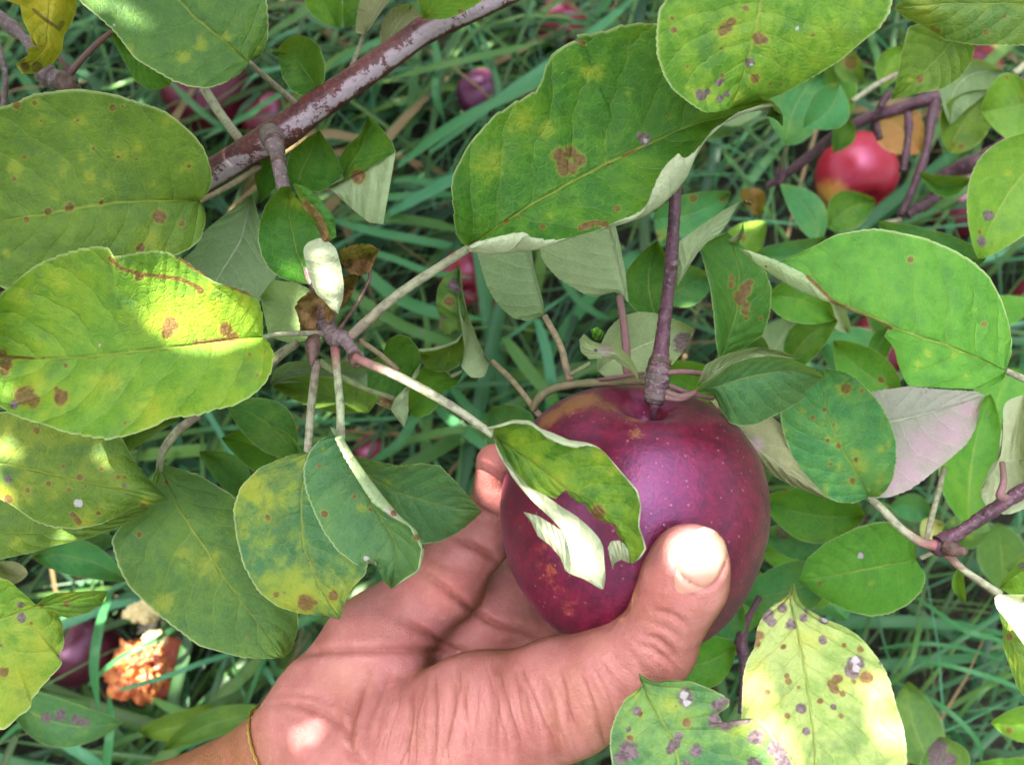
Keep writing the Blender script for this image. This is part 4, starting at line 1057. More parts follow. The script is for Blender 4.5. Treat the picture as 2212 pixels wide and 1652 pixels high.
# folded leaf hanging below the knot
leaf(0, "738,940 752,985 775,1030 800,1080 830,1130 852,1165 858,1205 845,1272", "738,940 715,940 690,950 668,975 655,1010 660,1060 680,1110 700,1150 730,1190 770,1220 798,1214 815,1225 830,1255 845,1272",
     "738,940 765,985 800,1035 835,1080 865,1115 900,1145 917,1190 905,1235 870,1255 845,1272", (.246, .240), BR, "bluish green leaf folded along its midrib with a pale flap, under the knot", 'blue', und='pale', e=(-.002, -.008), mottle=.2, N=130, M=24,
     rflap="738,940 722,945 745,990 776,1042 806,1087 846,1116 884,1136 910,1185 902,1230 869,1252 845,1272", spots="k845,1110,16 b850,1108,6 b700,1110,7 b900,1160,6 w790,1205,7 b745,1215,6 b800,1100,4", rand=4, froll=.004,
     extra=[("712,922 722,925 732,934 740,945", "716,930 722,940 735,960 745,975", (.245, .244), (.244, .243), False), ("790,1212 800,1206 812,1210", "788,1219 800,1216 815,1224", (.236, .236), (.238, .238), False)],
     stalk=[(736, 950, .246, 10), (735, 880, .250, 9), (728, 800, .257, 9), (724, 750, .263, 11)], scol=((.30, .34, .20), (.34, .08, .09)))
leaf(0, "665,975 650,1080 655,1180 690,1270 735,1338", "665,975 620,985 560,1010 520,1050 503,1100 510,1160 525,1220 560,1280 600,1310 650,1325 700,1328 735,1338", "665,975 720,1000 775,1080 800,1180 790,1240 760,1270 745,1300 735,1338",
     (.272, .276), BR, "dark blue green leaf speckled with yellow, in front of the wrist", 'blue', mottle=.95, mcol=(.20, .26, .03), e=(.004, -.006), N=120, M=24, rand=12, spots="y640,1290,50 y720,1290,40 b660,1300,18 b720,1285,10 y560,1060,50",
     stalk=[(665, 975, .272, 9), (672, 880, .270, 9), (684, 780, .264, 10)], scol=((.33, .32, .22), (.30, .22, .18)))
leaf(0, "740,990 850,1060 950,1090 1042,1105", "740,990 770,984 800,993 860,1006 910,1000 950,1005 980,1035 1015,1075 1042,1105", "740,990 790,1080 850,1140 915,1175 950,1170 990,1150 1020,1125 1042,1105",
     (.285, .282), BR, "plain green leaf with a pointed tip covering the finger roots", 'blue', mottle=.3, e=(-.006, .006), N=90, M=20, rand=3)
# dark leaf with dead, curled margin and its white rolled strip
leaf(0, "670,615 640,540 625,470 625,402", "670,615 640,612 605,600 580,580 566,555 557,520 560,485 572,445 590,420 608,403 625,402", "670,615 690,585 702,550 706,515 700,490 682,470 652,440 637,424 625,402",
     (.272, .268), BR, "dark green leaf with one brown withered margin and a white rolled strip", 'deep', e=(-.007, -.004), mottle=.12, N=110, M=22, spots="d660,440,690,475,704,515,9 y640,430,30",
     extra=[("632,400 650,436 682,470 706,515 694,532", "636,396 662,404 692,430 722,470 727,512", (.266, .262), (.262, .260), True), ("688,514 664,524 655,536 656,552 668,600 683,635 702,652 716,669 729,678", "692,514 712,523 726,537 737,575 743,615 741,645 735,665 731,678", (.255, .2535), (.2535, .2535), False)],
     und='white')
DL = [o for o in BR.children if o.get('label', '').startswith('dark green leaf with one brown')][0]
# withered brown leaf
for lab, A, B, da, hol in (("crumpled brown dead leaf by the knot", "733,562 732,540 760,530 800,527 819,540", "733,562 752,588 778,596 800,585 819,540", (.268, .262), .010),
                      ("rust brown shrivelled leaf hanging at the knot", "778,586 730,600 690,615 655,640 636,662 646,692 650,724", "778,586 764,630 742,662 716,692 692,716 670,727 650,724", (.268, .266), .006)):
    M_ = (curve(A, 0, 24) + curve(B, 0, 24)) / 2 + rng.normal(0, 3, (24, 2))
    leaf(0, M_, A, B, da, BR, lab, 'brown', und=(.20, .09, .04), mottle=.1, wave=.0035, N=90, M=22, e=(-hol, -hol * .7), serr=6, teeth=9, relief=.15, spots="d735,545,800,545,780,640,700,680,650,700,90")
tube("petiole", [(800, 585, .262, 4), (795, 610, .260, 4), (775, 650, .260, 4), (745, 695, .262, 5), (722, 725, .263, 6)], BUD, BR, 8, 40)
for P_, sc_ in (([(640, 742, .268, 9), (610, 762, .272, 11), (585, 785, .276, 11)], PALE), ([(690, 780, .264, 8), (740, 815, .268, 7), (790, 840, .272, 6), (850, 860, .278, 6)], GRN),
                ([(775, 735, .265, 6), (820, 765, .27, 6), (860, 800, .274, 5)], TANP)):
    petiole(P_, 0, BR, sc_)
# leaves under the knot
leaf(4, "2186,990 2000,900 1800,850 1612,835", "2186,990 2000,995 1850,960 1720,900 1612,835", "2186,990 2250,900 2150,830 1960,780 1800,768 1700,788 1612,835", (.292, .300), BR, "shaded dark leaf lying across under the knot", 'olive', mottle=.2, N=70, M=14)
leaf(4, "1600,820 1700,740 1900,720 2180,760", "1600,820 1620,740 1700,690 1900,670 2180,700", "1600,820 1750,810 1950,800 2180,830", (.300, .302), BR, "pale grey green underside behind the knot", 'dull', und='grey', under=True, N=50, M=10)
leaf(0, "722,722 660,700 610,660 562,640", "722,722 700,640 640,610 590,605 562,640", "722,722 680,735 620,740 580,725 562,640", (.290, .296), BR, "light green underside of a leaf left of the knot", 'fresh', und=(.24, .34, .13), under=True, N=60, M=12)
leaf(0, "545,420 520,520 470,600 430,700", "545,420 490,460 440,500 420,540 395,560 380,620 430,700", "545,420 560,470 575,540 600,590 575,640 500,690 430,700", (.318, .300), BR, "large matt grey green leaf underside below the branch", 'dull', und='grey', under=True, N=80, M=18, mottle=.2)
leaf(0, "590,300 570,350 558,390 562,440", "590,300 552,345 550,385 562,440", "590,300 600,340 610,390 562,440", (.318, .32), BR, "dark leaf tucked behind the spur", 'deep', N=40, M=8)
leaf(0, "640,410 650,370 670,330 690,282", "640,410 616,380 625,330 660,300 690,282", "640,410 690,415 735,395 742,365 720,325 690,282", (.322, .318), BR, "dark green pointed leaf right of the spur", 'deep', N=50, M=12, mottle=.2)
leaf(2, "0,1110 120,1000 200,880 240,690", "0,1110 100,1060 60,960 100,880 190,800 240,690", "0,1110 130,1050 270,980 405,905 380,840 350,800 300,740 240,690", (.318, .308), BR, "dark leaf bent double so that its grey underside hangs down", 'deep', und='pale', N=70, M=14,
     extra=[("0,1110 130,1050 270,980 405,905", "60,1160 150,1245 250,1322 330,1330", (.316, .306), (.312, .306), False)], spots="b180,1050,40 d185,1045,30")
# stalks behind the branch
petiole([(440, 190, .36, 10), (475, 245, .36, 10), (520, 305, .33, 10)], 0, BR, PALE)

# leaves of the lower left
leaf(4, "-200,1250 200,1330 600,1420 1005,1500", "-200,1250 -100,1000 300,950 650,1050 730,1150 780,1250 870,1370 960,1460 1005,1500", "-200,1250 -100,1450 60,1530 200,1630 300,1665 450,1680 600,1650 800,1550 900,1540 1005,1500",
     (.266, .268), None, "olive leaf with rusty and white pinhole spots and a sharp tip, left edge", 'olive', mottle=.55, mcol=(.22, .24, .02), e=(.006, .003), N=130, M=26, rand=14,
     spots="b475,1370,18 b375,1305,12 b410,1445,14 b600,1320,12 b505,1425,12 b700,1370,14 b740,1372,10 p735,1420,14 w465,1525,26 p50,1380,22 y60,1480,70 b50,1500,26 b430,1590,470,1640,16 b850,1545,18 y500,1640,50 y150,1450,60", cat='leaf')
leaf(7, "-200,280 200,280 600,220 885,135", "-200,280 -100,60 200,0 600,50 885,135", "-200,280 -200,440 0,432 150,402 330,350 550,300 720,232 835,188 885,135", (.288, .286), None, "dark olive leaf under the spotted pointed leaf", 'olive', mottle=.35, e=(.003, -.003), N=80, M=16, cat='leaf', spots="y100,330,60")
leaf(0, "345,1000 380,1090 440,1180 500,1270 560,1350 615,1420", "345,1000 320,1060 280,1110 240,1165 255,1225 280,1270 345,1330 430,1395 525,1420 580,1422 615,1420", "345,1000 430,1025 500,1068 560,1130 610,1210 640,1290 645,1350 632,1400 615,1420",
     (.292, .298), None, "large plain green leaf folded on its midrib beside the wrist", 'dull', mottle=.3, e=(-.003, .009), N=120, M=26, rand=5, cat='leaf', spots="y350,1300,30 y450,1220,40 y400,1200,25",
     stalk=[(343, 1020, .292, 7), (352, 975, .288, 9), (385, 930, .284, 10), (430, 895, .282, 9)], scol=PALE)
leaf(7, "-300,920 0,790 215,708 400,680 640,620", "-300,920 -200,600 0,540 60,560 120,620 170,660 212,702,.56 260,660 330,630 450,625 560,618 640,620", "-300,920 -250,1400 0,1444 40,1440 100,1370 190,1310 180,1270 280,1150 330,1100 380,1040 340,1010 370,970 385,920 370,870 380,830 340,760,.57 400,780 520,750 600,700 640,620",
     (.262, .268), None, "pale yellow green leaf with a narrow snout-like tip, bottom left corner", 'yellowish', mottle=.6, mcol=(.32, .34, .04), e=(-.004, .006), N=150, M=28, rand=8, cat='leaf',
     spots="p125,780,28 p122,700,18 b20,1100,26 b40,1085,14 y130,1150,90 y230,920,70 p345,1005,10 b185,810,12 p5,940,10 b265,970,8")
gl(10, 1495, 268, 1558, 105, (.42, .41), 'blue', None, "bluish leaf with mauve blotches below the pale corner leaf", bend=-.14, spots="p130,1545,14 p165,1555,12 p100,1550,12 p185,1558,9", N=60, M=12)
gl(70, 1200, 275, 1255, 80, (.40, .40), 'teal', None, "blue green leaf between the olive leaf and the grass, lower left", bend=.1)
gl(140, 1200, 262, 1168, 50, (.41, .41), 'blue', None, "bluish leaf tip under the dark olive leaf", bend=.1)
gl(640, 985, 488, 872, 105, (.325, .33), 'deep', None, "dark folded leaf in the gap left of the hanging stalks", bend=-.1, e=(-.006, .004))
gl(660, 1050, 478, 945, 110, (.33, .335), 'fresh', None, "fresh green leaf in the gap behind the speckled leaf", bend=-.12)
gl(540, 1080, 430, 975, 70, (.345, .345), 'teal', None, "teal leaf at the back of the gap left of the speckled leaf", bend=-.1)
gl(230, 1000, 390, 905, 60, (.305, .30), 'olive', None, "narrow olive leaf beneath the sunlit mottled leaf", bend=.15)
gl(60, 1240, -10, 1215, 50, (.33, .33), 'dull', None, "tan dry leaf scrap at the left edge under the olive leaves", und='tan', under=True)
gl(350, 1620, 640, 1545, 60, (.55, .55), 'dull', None, "broad dull weed leaf on the ground beside the wrist", bend=.1, wave=.003)
gl(300, 1580, 460, 1520, 60, (.56, .56), 'olive', None, "olive weed leaf on the ground left of the wrist", bend=-.1)

# yellow curled leaf and grey twig in the top left corner
t0 = W(40, 90, .30)
YB = empty("curled_leaf_twig", t0, "purplish twig end with grey knot carrying a yellow curled leaf, top left corner", "twig")
tube("twig_wood", [(-40, 0, .305, 16), (20, 55, .305, 14), (60, 92, .305, 12), (85, 140, .306, 16), (110, 168, .307, 24), (150, 180, .308, 20), (160, 200, .31, 14)], GREYTWIG, YB, 14, 60, .04, 9, .12)
tube("ring_scar", [(138, 172, .300, 19), (150, 186, .298, 18), (156, 192, .299, 8)], BUD, YB, 14, 16, .03)
tube("side_shoot", [(-5, 95, .33, 7), (8, 140, .33, 6), (12, 180, .33, 6), (8, 230, .335, 6)], GREYTWIG, YB, 10, 40, .03)
petiole([(150, 160, .306, 8), (180, 125, .30, 6), (210, 95, .295, 6), (240, 70, .29, 5)], 0, YB, PINK)
petiole([(150, 155, .305, 5), (135, 135, .302, 5), (122, 118, .30, 5)], 0, YB, PINK)
leaf(1, "250,-160 290,0 280,150 270,280 200,360 95,385", "250,-160 60,-80 30,0 120,32 130,110 170,190 210,260 240,290 200,272 165,285 168,330 130,350 95,385", "250,-160 470,-80 460,0 450,80 420,150 380,210 370,300 320,375 250,410 205,440 130,440 95,385",
     (.258, .262), YB, "bright yellow leaf twisted into a curl with a brown tip", 'gold', mottle=.4, mcol=(.45, .42, .06), e=(-.012, .010), N=110, M=22, serr=1,
     spots="d150,400,30 d220,400,34 d130,360,20 b200,60,270,120,340,165,9 b350,170,370,140,14", wave=.0022, extra=[("170,200 200,230 240,260", "190,260 210,270 240,290", (.257, .257), (.26, .26), True)])

# leaves of the top right
leaf(3, "720,-300 650,-80 620,30 590,200 550,350 500,520 440,645", "720,-300 450,-280 200,-150 90,-40 20,60 5,200 10,330 50,450 100,530 200,610 290,668 370,664 440,645", "720,-300 1000,-300 1300,-200 1420,-50 1390,80 1330,170 1240,240 1100,360 1000,420 900,480 750,560 620,605 440,645",
     (.215, .226), None, "big yellow green leaf hanging from the top with dark oval blight spots", 'bright', mottle=.55, mcol=(.24, .34, .03), e=(-.004, .007), arch=-.003, N=190, M=36, serr=3, teeth=44, rand=12,
     spots="b400,185,30 b425,160,32 b455,130,26 b615,230,36 b650,240,24 p555,370,26 w570,385,10 p375,490,22 p400,478,14 p270,562,32 p310,545,20 p385,585,22 p425,560,18 y430,190,80 y280,555,70 b590,465,26 y590,465,40 b680,500,10 b110,180,18 b935,210,12 y200,420,30 b190,395,10 b390,290,10 b1045,180,10 b745,500,10 w840,130,840,180,6", cat='leaf')
leaf(3, "2600,50 2100,20 1700,20 1415,50", "2600,50 2400,-250 1900,-300 1600,-150 1415,50", "2600,50 2450,220 2186,270 1900,270 1720,240 1570,145 1480,110 1415,50", (.222, .228), None, "dull grey green leaf filling the top right corner", 'dull', mottle=.4, mcol=(.22, .28, .04), e=(-.006, .006), N=110, M=24, cat='leaf', rand=6, spots="y1600,40,120 b1680,190,1640,160,12")
leaf(3, "1820,160 1700,320 1550,470 1400,592", "1820,160 1650,120 1500,160 1460,320 1430,480 1400,592", "1820,160 1895,290 1870,380 1800,470 1700,530 1550,555 1400,592", (.335, .345), None, "pointed triangular green leaf below the grey green corner leaf", 'olive', mottle=.25, cat='leaf', N=80, M=18, rand=3, spots="b1570,470,20", stalk=[(1825, 160, .335, 12), (1850, 90, .33, 12), (1900, 20, .33, 12)], scol=TANP)

# the twig that carries the apple
f0 = W(1425, 780, .266)
FT = empty("fruiting_twig", f0, "purple brown twig carrying the big apple and a ruff of leaves", "twig")
tube("twig_wood", [(1500, 60, .292, 11), (1482, 220, .288, 12), (1462, 380, .284, 13), (1456, 480, .280, 13), (1450, 560, .277, 14), (1446, 610, .275, 13.5), (1436, 690, .271, 14.5), (1429, 750, .268, 17), (1425, 782, .2665, 22), (1422, 800, .2660, 24), (1419, 830, .2655, 25), (1415, 858, .265, 22), (1414, 870, .2652, 14), (1413, 882, .2655, 8), (1411, 905, .268, 6.5), (1410, 928, .271, 6)], TWIG, FT, 20, 130, .03, 11, .03)
tube("node", [(1427, 770, .2672, 17), (1424, 786, .2664, 24.5), (1420, 812, .2658, 25.5), (1418, 835, .2654, 26), (1415, 856, .2650, 23.5), (1413, 870, .2652, 17)], GREYTWIG, FT, 20, 60, .03, 17, .05)
for x, y, rr in [(1425.5, 783, 25), (1423, 791, 24.5), (1413, 866, 22)]:
    tube("ring_scar", [(x + .6, y - 4, .2665, rr), (x - .6, y + 4, .2662, rr)], BUD, FT, 18, 6, .03)
tube("ring_scar", [(1461, 568, .2735, 8), (1457, 570, .2715, 7), (1453, 572, .2705, 3)], GREYTWIG, FT, 12, 8, .03)
tube("green_shoot", [(1400, 822, .272, 11), (1360, 822, .280, 10), (1300, 826, .287, 9), (1240, 830, .292, 9), (1190, 842, .296, 9), (1165, 860, .298, 10), (1150, 885, .30, 7)], GREENTWIG, FT, 12, 80, .03, 12, .08)
for P_, sc_ in (([(1285 * .3643 + 708, 682, .300, 7), (1210, 745, .298, 7), (1222, 790, .296, 8), (1232, 822, .293, 9)], TANP), ([(1338, 640, .30, 8), (1346, 690, .297, 8), (1352, 740, .292, 9), (1355, 800, .284, 10), (1370, 818, .278, 8)], PINK),
                ([(1440, 805, .264, 6), (1480, 803, .266, 6), (1520, 808, .270, 6)], PINK), ([(1435, 845, .264, 7), (1465, 856, .262, 7), (1490, 852, .262, 6), (1505, 845, .262, 6)], PINK), ([(1436, 858, .263, 7), (1468, 862, .262, 6), (1500, 850, .263, 5)], PINK),
                ([(1440, 830, .266, 6), (1490, 850, .268, 5), (1540, 860, .272, 5)], PINK), ([(1062, 780, .32, 6), (1100, 815, .312, 6), (1130, 850, .306, 6), (1160, 890, .301, 7), (1170, 900, .30, 7)], TANP), ([(1275, 785, .29, 5), (1230, 810, .293, 5)], GRN), ([(1390, 806, .27, 4), (1330, 815, .28, 5), (1290, 822, .288, 5)], PINK)):
    petiole(P_, 0, FT, sc_)
leaf(5, "1285,415 1240,270 1205,120 1150,-60 1060,-200", "1285,415 1180,447 1100,430 1040,380 980,310 940,230 910,130 890,50 880,-100 1060,-200", "1285,415 1278,330 1250,230 1225,130 1205,0 1150,-120 1060,-200", (.300, .302), FT, "grey green underside with curved veins just below the large glossy leaf", 'dull', und='grey', under=True, e=(.006, 0), N=90, M=20)
leaf(5, "1770,330 1735,150 1690,-50 1600,-250", "1770,330 1700,272 1600,305 1520,285 1440,240 1350,180 1290,110 1265,60 1262,-60 1400,-250 1600,-250", "1770,330 1785,340 1765,150 1735,0 1700,-150 1600,-250", (.300, .296), FT, "pale veined underside beside the pink stalk", 'dull', und='pale', under=True, e=(.006, .001), N=90, M=20)
leaf(5, "960,690 880,560 820,420 770,250 770,100", "960,690 930,780 850,782 790,720 812,620 800,520 780,400 770,250 770,100", "960,690 920,620 880,530 830,400 800,260 790,140 770,100", (.325, .315), FT, "long twisted pale leaf hanging in front of the far red apple", 'dull', und='pale', under=True, N=80, M=14,
     extra=[("770,130 700,170 650,250 640,350 670,440 690,530", "780,150 795,250 812,340 820,420 800,480 750,520", (.316, .318), (.314, .318), True)], spots="p745,230,30 p690,430,14 b720,330,30 p770,260,20")
leaf(5, "815,500 740,590 640,660 540,640", "815,500 760,560 700,585 610,605 540,612 530,625 540,640", "815,500 812,620 780,710 720,745 660,750 600,735 555,690 540,640", (.33, .335), FT, "dark green leaf lobe with a pale rolled edge near the twisted leaf", 'olive', und='pale', N=60, M=12, lflap="815,500 770,575 705,600 620,625 545,632 535,635 540,640", froll=.003)
leaf(5, "330,640 420,720 470,800 470,880", "330,640 350,560 420,525 480,540 540,610 552,690 520,770 470,880", "330,640 250,680 210,720 220,820 280,930 340,960 400,980 470,880", (.322, .326), None, "dark oval leaf pair behind the pale sunlit stalk", 'deep', und='pale', N=70, M=14, cat='leaf', mottle=.15,
     extra=[("555,690 540,760 480,870 478,990 458,1078", "520,740 470,830 400,900 372,970 450,1076", (.318, .312), (.314, .312), False)], spots="d345,920,40")
leaf(5, "480,990 560,880 650,800 800,760", "480,990 470,900 500,800 560,720 650,730 720,770 800,760", "480,990 520,1022 600,1000 670,930 690,860 760,830 800,760", (.335, .335), None, "mid green ragged leaf right of the dark oval pair", 'fresh', und='pale', N=70, M=14, cat='leaf', mottle=.3,
     extra=[("690,735 730,760 800,735", "700,755 740,790 790,765", (.331, .331), (.329, .331), False)])
leaf(5, "1845,800 1790,700 1700,630 1600,620 1500,600", "1845,800 1800,740 1760,720 1700,672 1620,665 1550,672 1500,625 1490,560", "1845,800 1830,720 1780,640 1700,580 1620,582 1560,560 1520,520 1490,560", (.258, .256), FT, "small pale curled leaf with a green coil at its end, above the apple", 'fresh', und='pale', under=True, e=(.004, -.006), N=80, M=14, spots="k1650,615,40 p1590,620,14",
     extra=[("1560,495 1600,480 1635,510 1625,550", "1570,540 1585,560 1605,560 1618,555", (.256, .258), (.260, .260), True)])
gl(1290, 800, 1500, 712, 150, (.305, .305), 'dull', FT, "olive underside of a broad leaf behind the small curled leaf", bend=.05, und=(.25, .32, .15), under=True, spots="p1478,742,22", N=70, M=14)
# folded leaf over the top right of the apple
leaf(6, "240,860 400,820 550,775 700,745 820,742 900,755 1000,785", "240,860 330,790 450,700 560,665 680,650 800,665 900,710 970,750 1000,785", "240,860 350,872 380,960 440,1050 500,1070 600,1060 700,1010 800,960 890,900 880,870 940,830 1000,785", (.258, .256), FT, "dark blue green folded leaf over the right shoulder of the apple", 'blue', e=(-.008, .008), mottle=.15, N=110, M=22, serr=2, spots="k700,640,20")
leaf(6, "240,840 450,680 620,600 860,670", "240,840 300,700 420,640 600,598 740,620 860,670", "240,840 450,720 600,670 740,660 860,672", (.263, .262), FT, "pale underside strip behind the dark blue green folded leaf", 'dull', und='pale', under=True, N=50, M=8)
leaf(6, "300,900 470,1060 640,1230 1030,1505", "300,900 420,920 640,980 780,1080 860,1320 1030,1505", "300,900 380,1000 470,1100 530,1185 600,1280 680,1350 800,1420 1030,1505", (.300, .292), FT, "brownish underside of a leaf pressed behind the apple", 'dull', und='tan', under=True, e=(.004, .004), N=70, M=14, spots="k600,1180,50 d400,980,34")
# tall pale leaf and spotted leaf behind the twig
leaf(3, "130,1700 230,1480 350,1330 520,1185", "130,1700 120,1560 130,1440 280,1330 400,1250 520,1185", "130,1700 160,1652 200,1580 250,1500 310,1435 380,1390 430,1320 480,1230 520,1185", (.31, .305), FT, "narrow pale leaf standing up behind the twig with a brown tip", 'dull', und='pale', under=True, N=70, M=12, spots="d545,1195,26", e=(.004, .001),
     extra=[("500,1185 530,1180 560,1190 580,1205", "510,1205 535,1212 560,1222 575,1215", (.305, .304), (.305, .304), True)])
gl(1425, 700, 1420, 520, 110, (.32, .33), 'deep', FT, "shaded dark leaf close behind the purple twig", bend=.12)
leaf(6, "385,675 480,400 500,150 430,-80", "385,675 395,560 398,400 380,250 330,120 290,20 300,-40 430,-80", "385,675 500,620 640,530 680,400 690,250 650,150 560,40 430,-80", (.318, .326), None, "dark leaf with coral and grey dead blotches and a pale rolled edge", 'deep', und='pale', e=(-.006, .006), N=90, M=18, mottle=.15, cat='leaf',
     lflap="385,675 372,640 355,540 345,400 325,250 290,110 265,20 270,-20 430,-80", spots="b500,300,34 b530,260,34 b510,330,26 b560,220,20 b530,390,22 b545,350,16 b450,230,18 b455,190,16 b540,430,14 b625,430,12", froll=.005)
leaf(0, "1525,520 1590,560 1600,500 1605,480", "1525,520 1545,512 1575,518 1600,500 1605,480", "1525,520 1560,525 1590,522 1608,505 1605,480", (.33, .33), None, "tiny white upturned leaf tip above the coral blotched leaf", 'dull', und='white', under=True, N=24, M=6, cat='leaf')

# the broad bitten leaf at the right
leaf(6, "2080,740 1900,660 1700,580 1560,540 1410,488 1300,430 1060,340 800,170 490,15", "2080,740 2110,650 2115,560 2090,430 2050,310 1980,180 1880,90 1760,20 1600,-47 1400,-90 1300,-102 1200,-90 1070,-66 960,-7 860,43 740,93 600,70 490,15",
     "2080,740 2070,790 2000,832 1900,850 1700,842 1500,832 1475,790 1430,680 1425,640 1405,590 1350,530 1410,492,.45 1300,440 1200,402 1060,345 950,310 830,260 700,180 600,110 490,15", (.262, .270), None, "broad bright green leaf with a bitten lower edge and a rolled grey tip", 'fresh', und='pale', e=(.003, -.004), arch=-.004, mottle=.4, mcol=(.13, .30, .03), N=180, M=34, serr=2.2, cat='leaf', rand=5,
     rflap="2080,740 2069,790 1999,831 1899,849 1699,841 1499,831 1473,790 1429,680 1424,640 1403,590 1351,530 1411,490,.45 1302,438 1202,399 1062,335 1000,280 930,210 870,160 720,88 560,30 490,15", froll=.009,
     spots="b900,180,1050,330,1200,400,1400,485,10 b1410,600,1430,700,1465,790,7 b1560,850,14 b1950,465,16 y1620,640,40 y1560,700,30 y1770,650,30", stalk=[(2078, 742, .262, 20), (2186, 790, .262, 22), (2350, 860, .262, 22)], scol=PALE)
# purple twig at the lower right with its leaves
r0 = W(2035, 1170, .295)
RT = empty("purple_twig", r0, "thin purple twig forking at a pale node at the lower right", "twig")
tube("twig_wood", [(2320, 990, .290, 16), (2212, 1058, .291, 15), (2150, 1098, .292, 14), (2080, 1145, .294, 14), (2050, 1163, .295, 20), (2032, 1180, .295, 24), (2015, 1178, .295, 14)], TWIG, RT, 16, 70, .04, 14, .06)
tube("bud", [(2040, 1180, .292, 14), (2058, 1186, .290, 15), (2078, 1190, .289, 12), (2090, 1192, .289, 4)], BUD, RT, 12, 24, .03)
petiole([(1878, 1074, .304, 8), (1910, 1104, .300, 9), (1945, 1140, .297, 9), (1985, 1168, .295, 10), (2020, 1178, .294, 12)], 0, RT, PINKB)
petiole([(2160, 1283, .290, 9), (2110, 1250, .291, 8), (2075, 1225, .293, 8), (2045, 1195, .294, 10)], 0, RT, PINKB)
petiole([(1990, 1205, .30, 5), (2010, 1195, .298, 5), (2030, 1186, .296, 6)], 0, RT, PALE)
petiole([(2000, 1170, .30, 6), (2012, 1120, .305, 6), (2030, 1050, .312, 6), (2040, 1010, .32, 5)], 0, RT, PALE)
petiole([(2170, 1075, .286, 10), (2160, 1070, .284, 9), (2168, 1040, .285, 7), (2165, 1000, .29, 6)], 0, RT, PINK)
leaf(6, "1270,1490 1210,1370 1130,1240 1080,1160 1020,1000 960,735", "1270,1490 1180,1525 1080,1520 1000,1480 900,1390 830,1300 790,1200 755,1090 740,1000 780,880 860,780 960,735", "1270,1490 1320,1490 1370,1450 1410,1380 1430,1260 1430,1160 1400,1060 1350,960 1280,870 1200,790 1130,750 1040,730 960,735",
     (.304, .285), RT, "oval green leaf with yellow patches and brown flecks beside the apple", 'teal', mottle=.3, mcol=(.2, .34, .05), e=(.002, -.006), N=130, M=26, rand=4,
     spots="y1110,840,50 y1130,860,40 b1130,845,28 y1220,860,24 b1225,860,10 b935,1020,14 b1000,970,12 b930,950,8 y870,980,30 y990,1060,34 y1065,1060,34 b1060,1060,9 y1020,1140,34 y1080,1170,40 b1020,1155,12 b1085,1185,14 y1180,1220,50 y1210,1310,60 b1190,1270,14 y1350,1050,24 y1345,1200,40 y1380,1180,30 y1040,1295,26 b1040,1295,12 y1150,1400,50 b1170,1390,16 y1330,1390,40 y1000,1450,30 y770,1100,24")
leaf(6, "1100,1080 1350,1050 1500,1020 1700,970 1955,888", "1100,1080 1200,900 1300,862 1500,832 1700,852 1900,862 1955,888", "1100,1080 1180,1400 1300,1495 1390,1490 1500,1450 1600,1380 1750,1260 1850,1170 1900,1080 1930,950 1955,888", (.312, .308), RT, "mauve tinted pale underside behind the oval spotted leaf", 'dull', und='mauve', under=True, e=(.006, -.004), N=110, M=22,
     spots="k1600,1200,150 k1500,1350,120 k1750,1100,130 k1850,980,70 k1400,1400,80 y1920,930,24")
leaf(6, "2186,1270 2120,1270 2060,1280 1930,1440", "2186,1270 2186,880 2080,920 2060,960 2062,1100 2048,1250 1990,1300 1930,1440", "2186,1270 2300,1500 2186,1560 2100,1592 1985,1582 1935,1500 1930,1440", (.296, .310), None, "cream coloured leaf underside with a pink midrib at the right edge", 'dull', und='white', under=True, N=70, M=16, cat='leaf')
leaf(9, "1545,435 1350,470 1100,520 850,560", "1545,435 1545,350 1520,280 1460,222 1330,208 1200,240 1000,340 900,430 850,560", "1545,435 1605,530 1580,620 1500,700 1400,750 1280,772 1150,740 1000,670 900,600 850,560", (.345, .350), RT, "smooth oval green leaf below the pale node", 'fresh', mottle=.15, e=(-.005, .006), N=90, M=22, rand=2, spots="w1215,410,18 p1220,405,20")
# sunlit blighted leaves at the bottom right
leaf(9, "820,565 800,680 840,850 880,1050 910,1250 940,1500 950,1800", "820,565 790,640 700,700 640,760 600,850 590,950 540,1040 520,1130 515,1250 510,1360 530,1480 600,1600 750,1750 950,1800", "820,565 845,660 880,710 1000,780 1120,830 1200,880 1250,930 1320,1020 1350,1060 1390,1150 1430,1300 1470,1420 1490,1560 1490,1700 1400,1800 950,1800",
     (.232, .216), None, "large yellow green sunlit leaf with purple blight, pointed at the top, bottom right", (.20, .30, .07), mottle=.7, mcol=(.36, .40, .14), e=(.003, -.005), N=170, M=34, serr=2.8, cat='leaf', rand=6,
     spots="p660,760,40 p690,800,26 p700,620,20 p750,720,28 p800,820,32 p880,775,24 p895,735,14 p1000,790,30 w1005,790,18 p990,910,26 b610,880,30 b600,930,24 p1190,1050,50 p1170,1090,46 w1190,1030,26 w1190,1075,24 b1250,1130,40 b1215,965,20 b1040,1170,24 b1060,1200,26 b1110,1230,16 b1080,1140,30 p865,1320,32 p1055,1305,22 p890,1450,24 b665,1218,16 b790,1155,18 b780,1120,14 b1120,940,16 b1175,1155,14 y900,900,150 y1150,1150,130 y650,1300,150 y1350,1300,130 y620,1050,90 y700,1500,150 y1400,1550,120 b760,950,16 b850,1190,12 p1335,1045,12 b1100,1360,16 b780,1360,18")
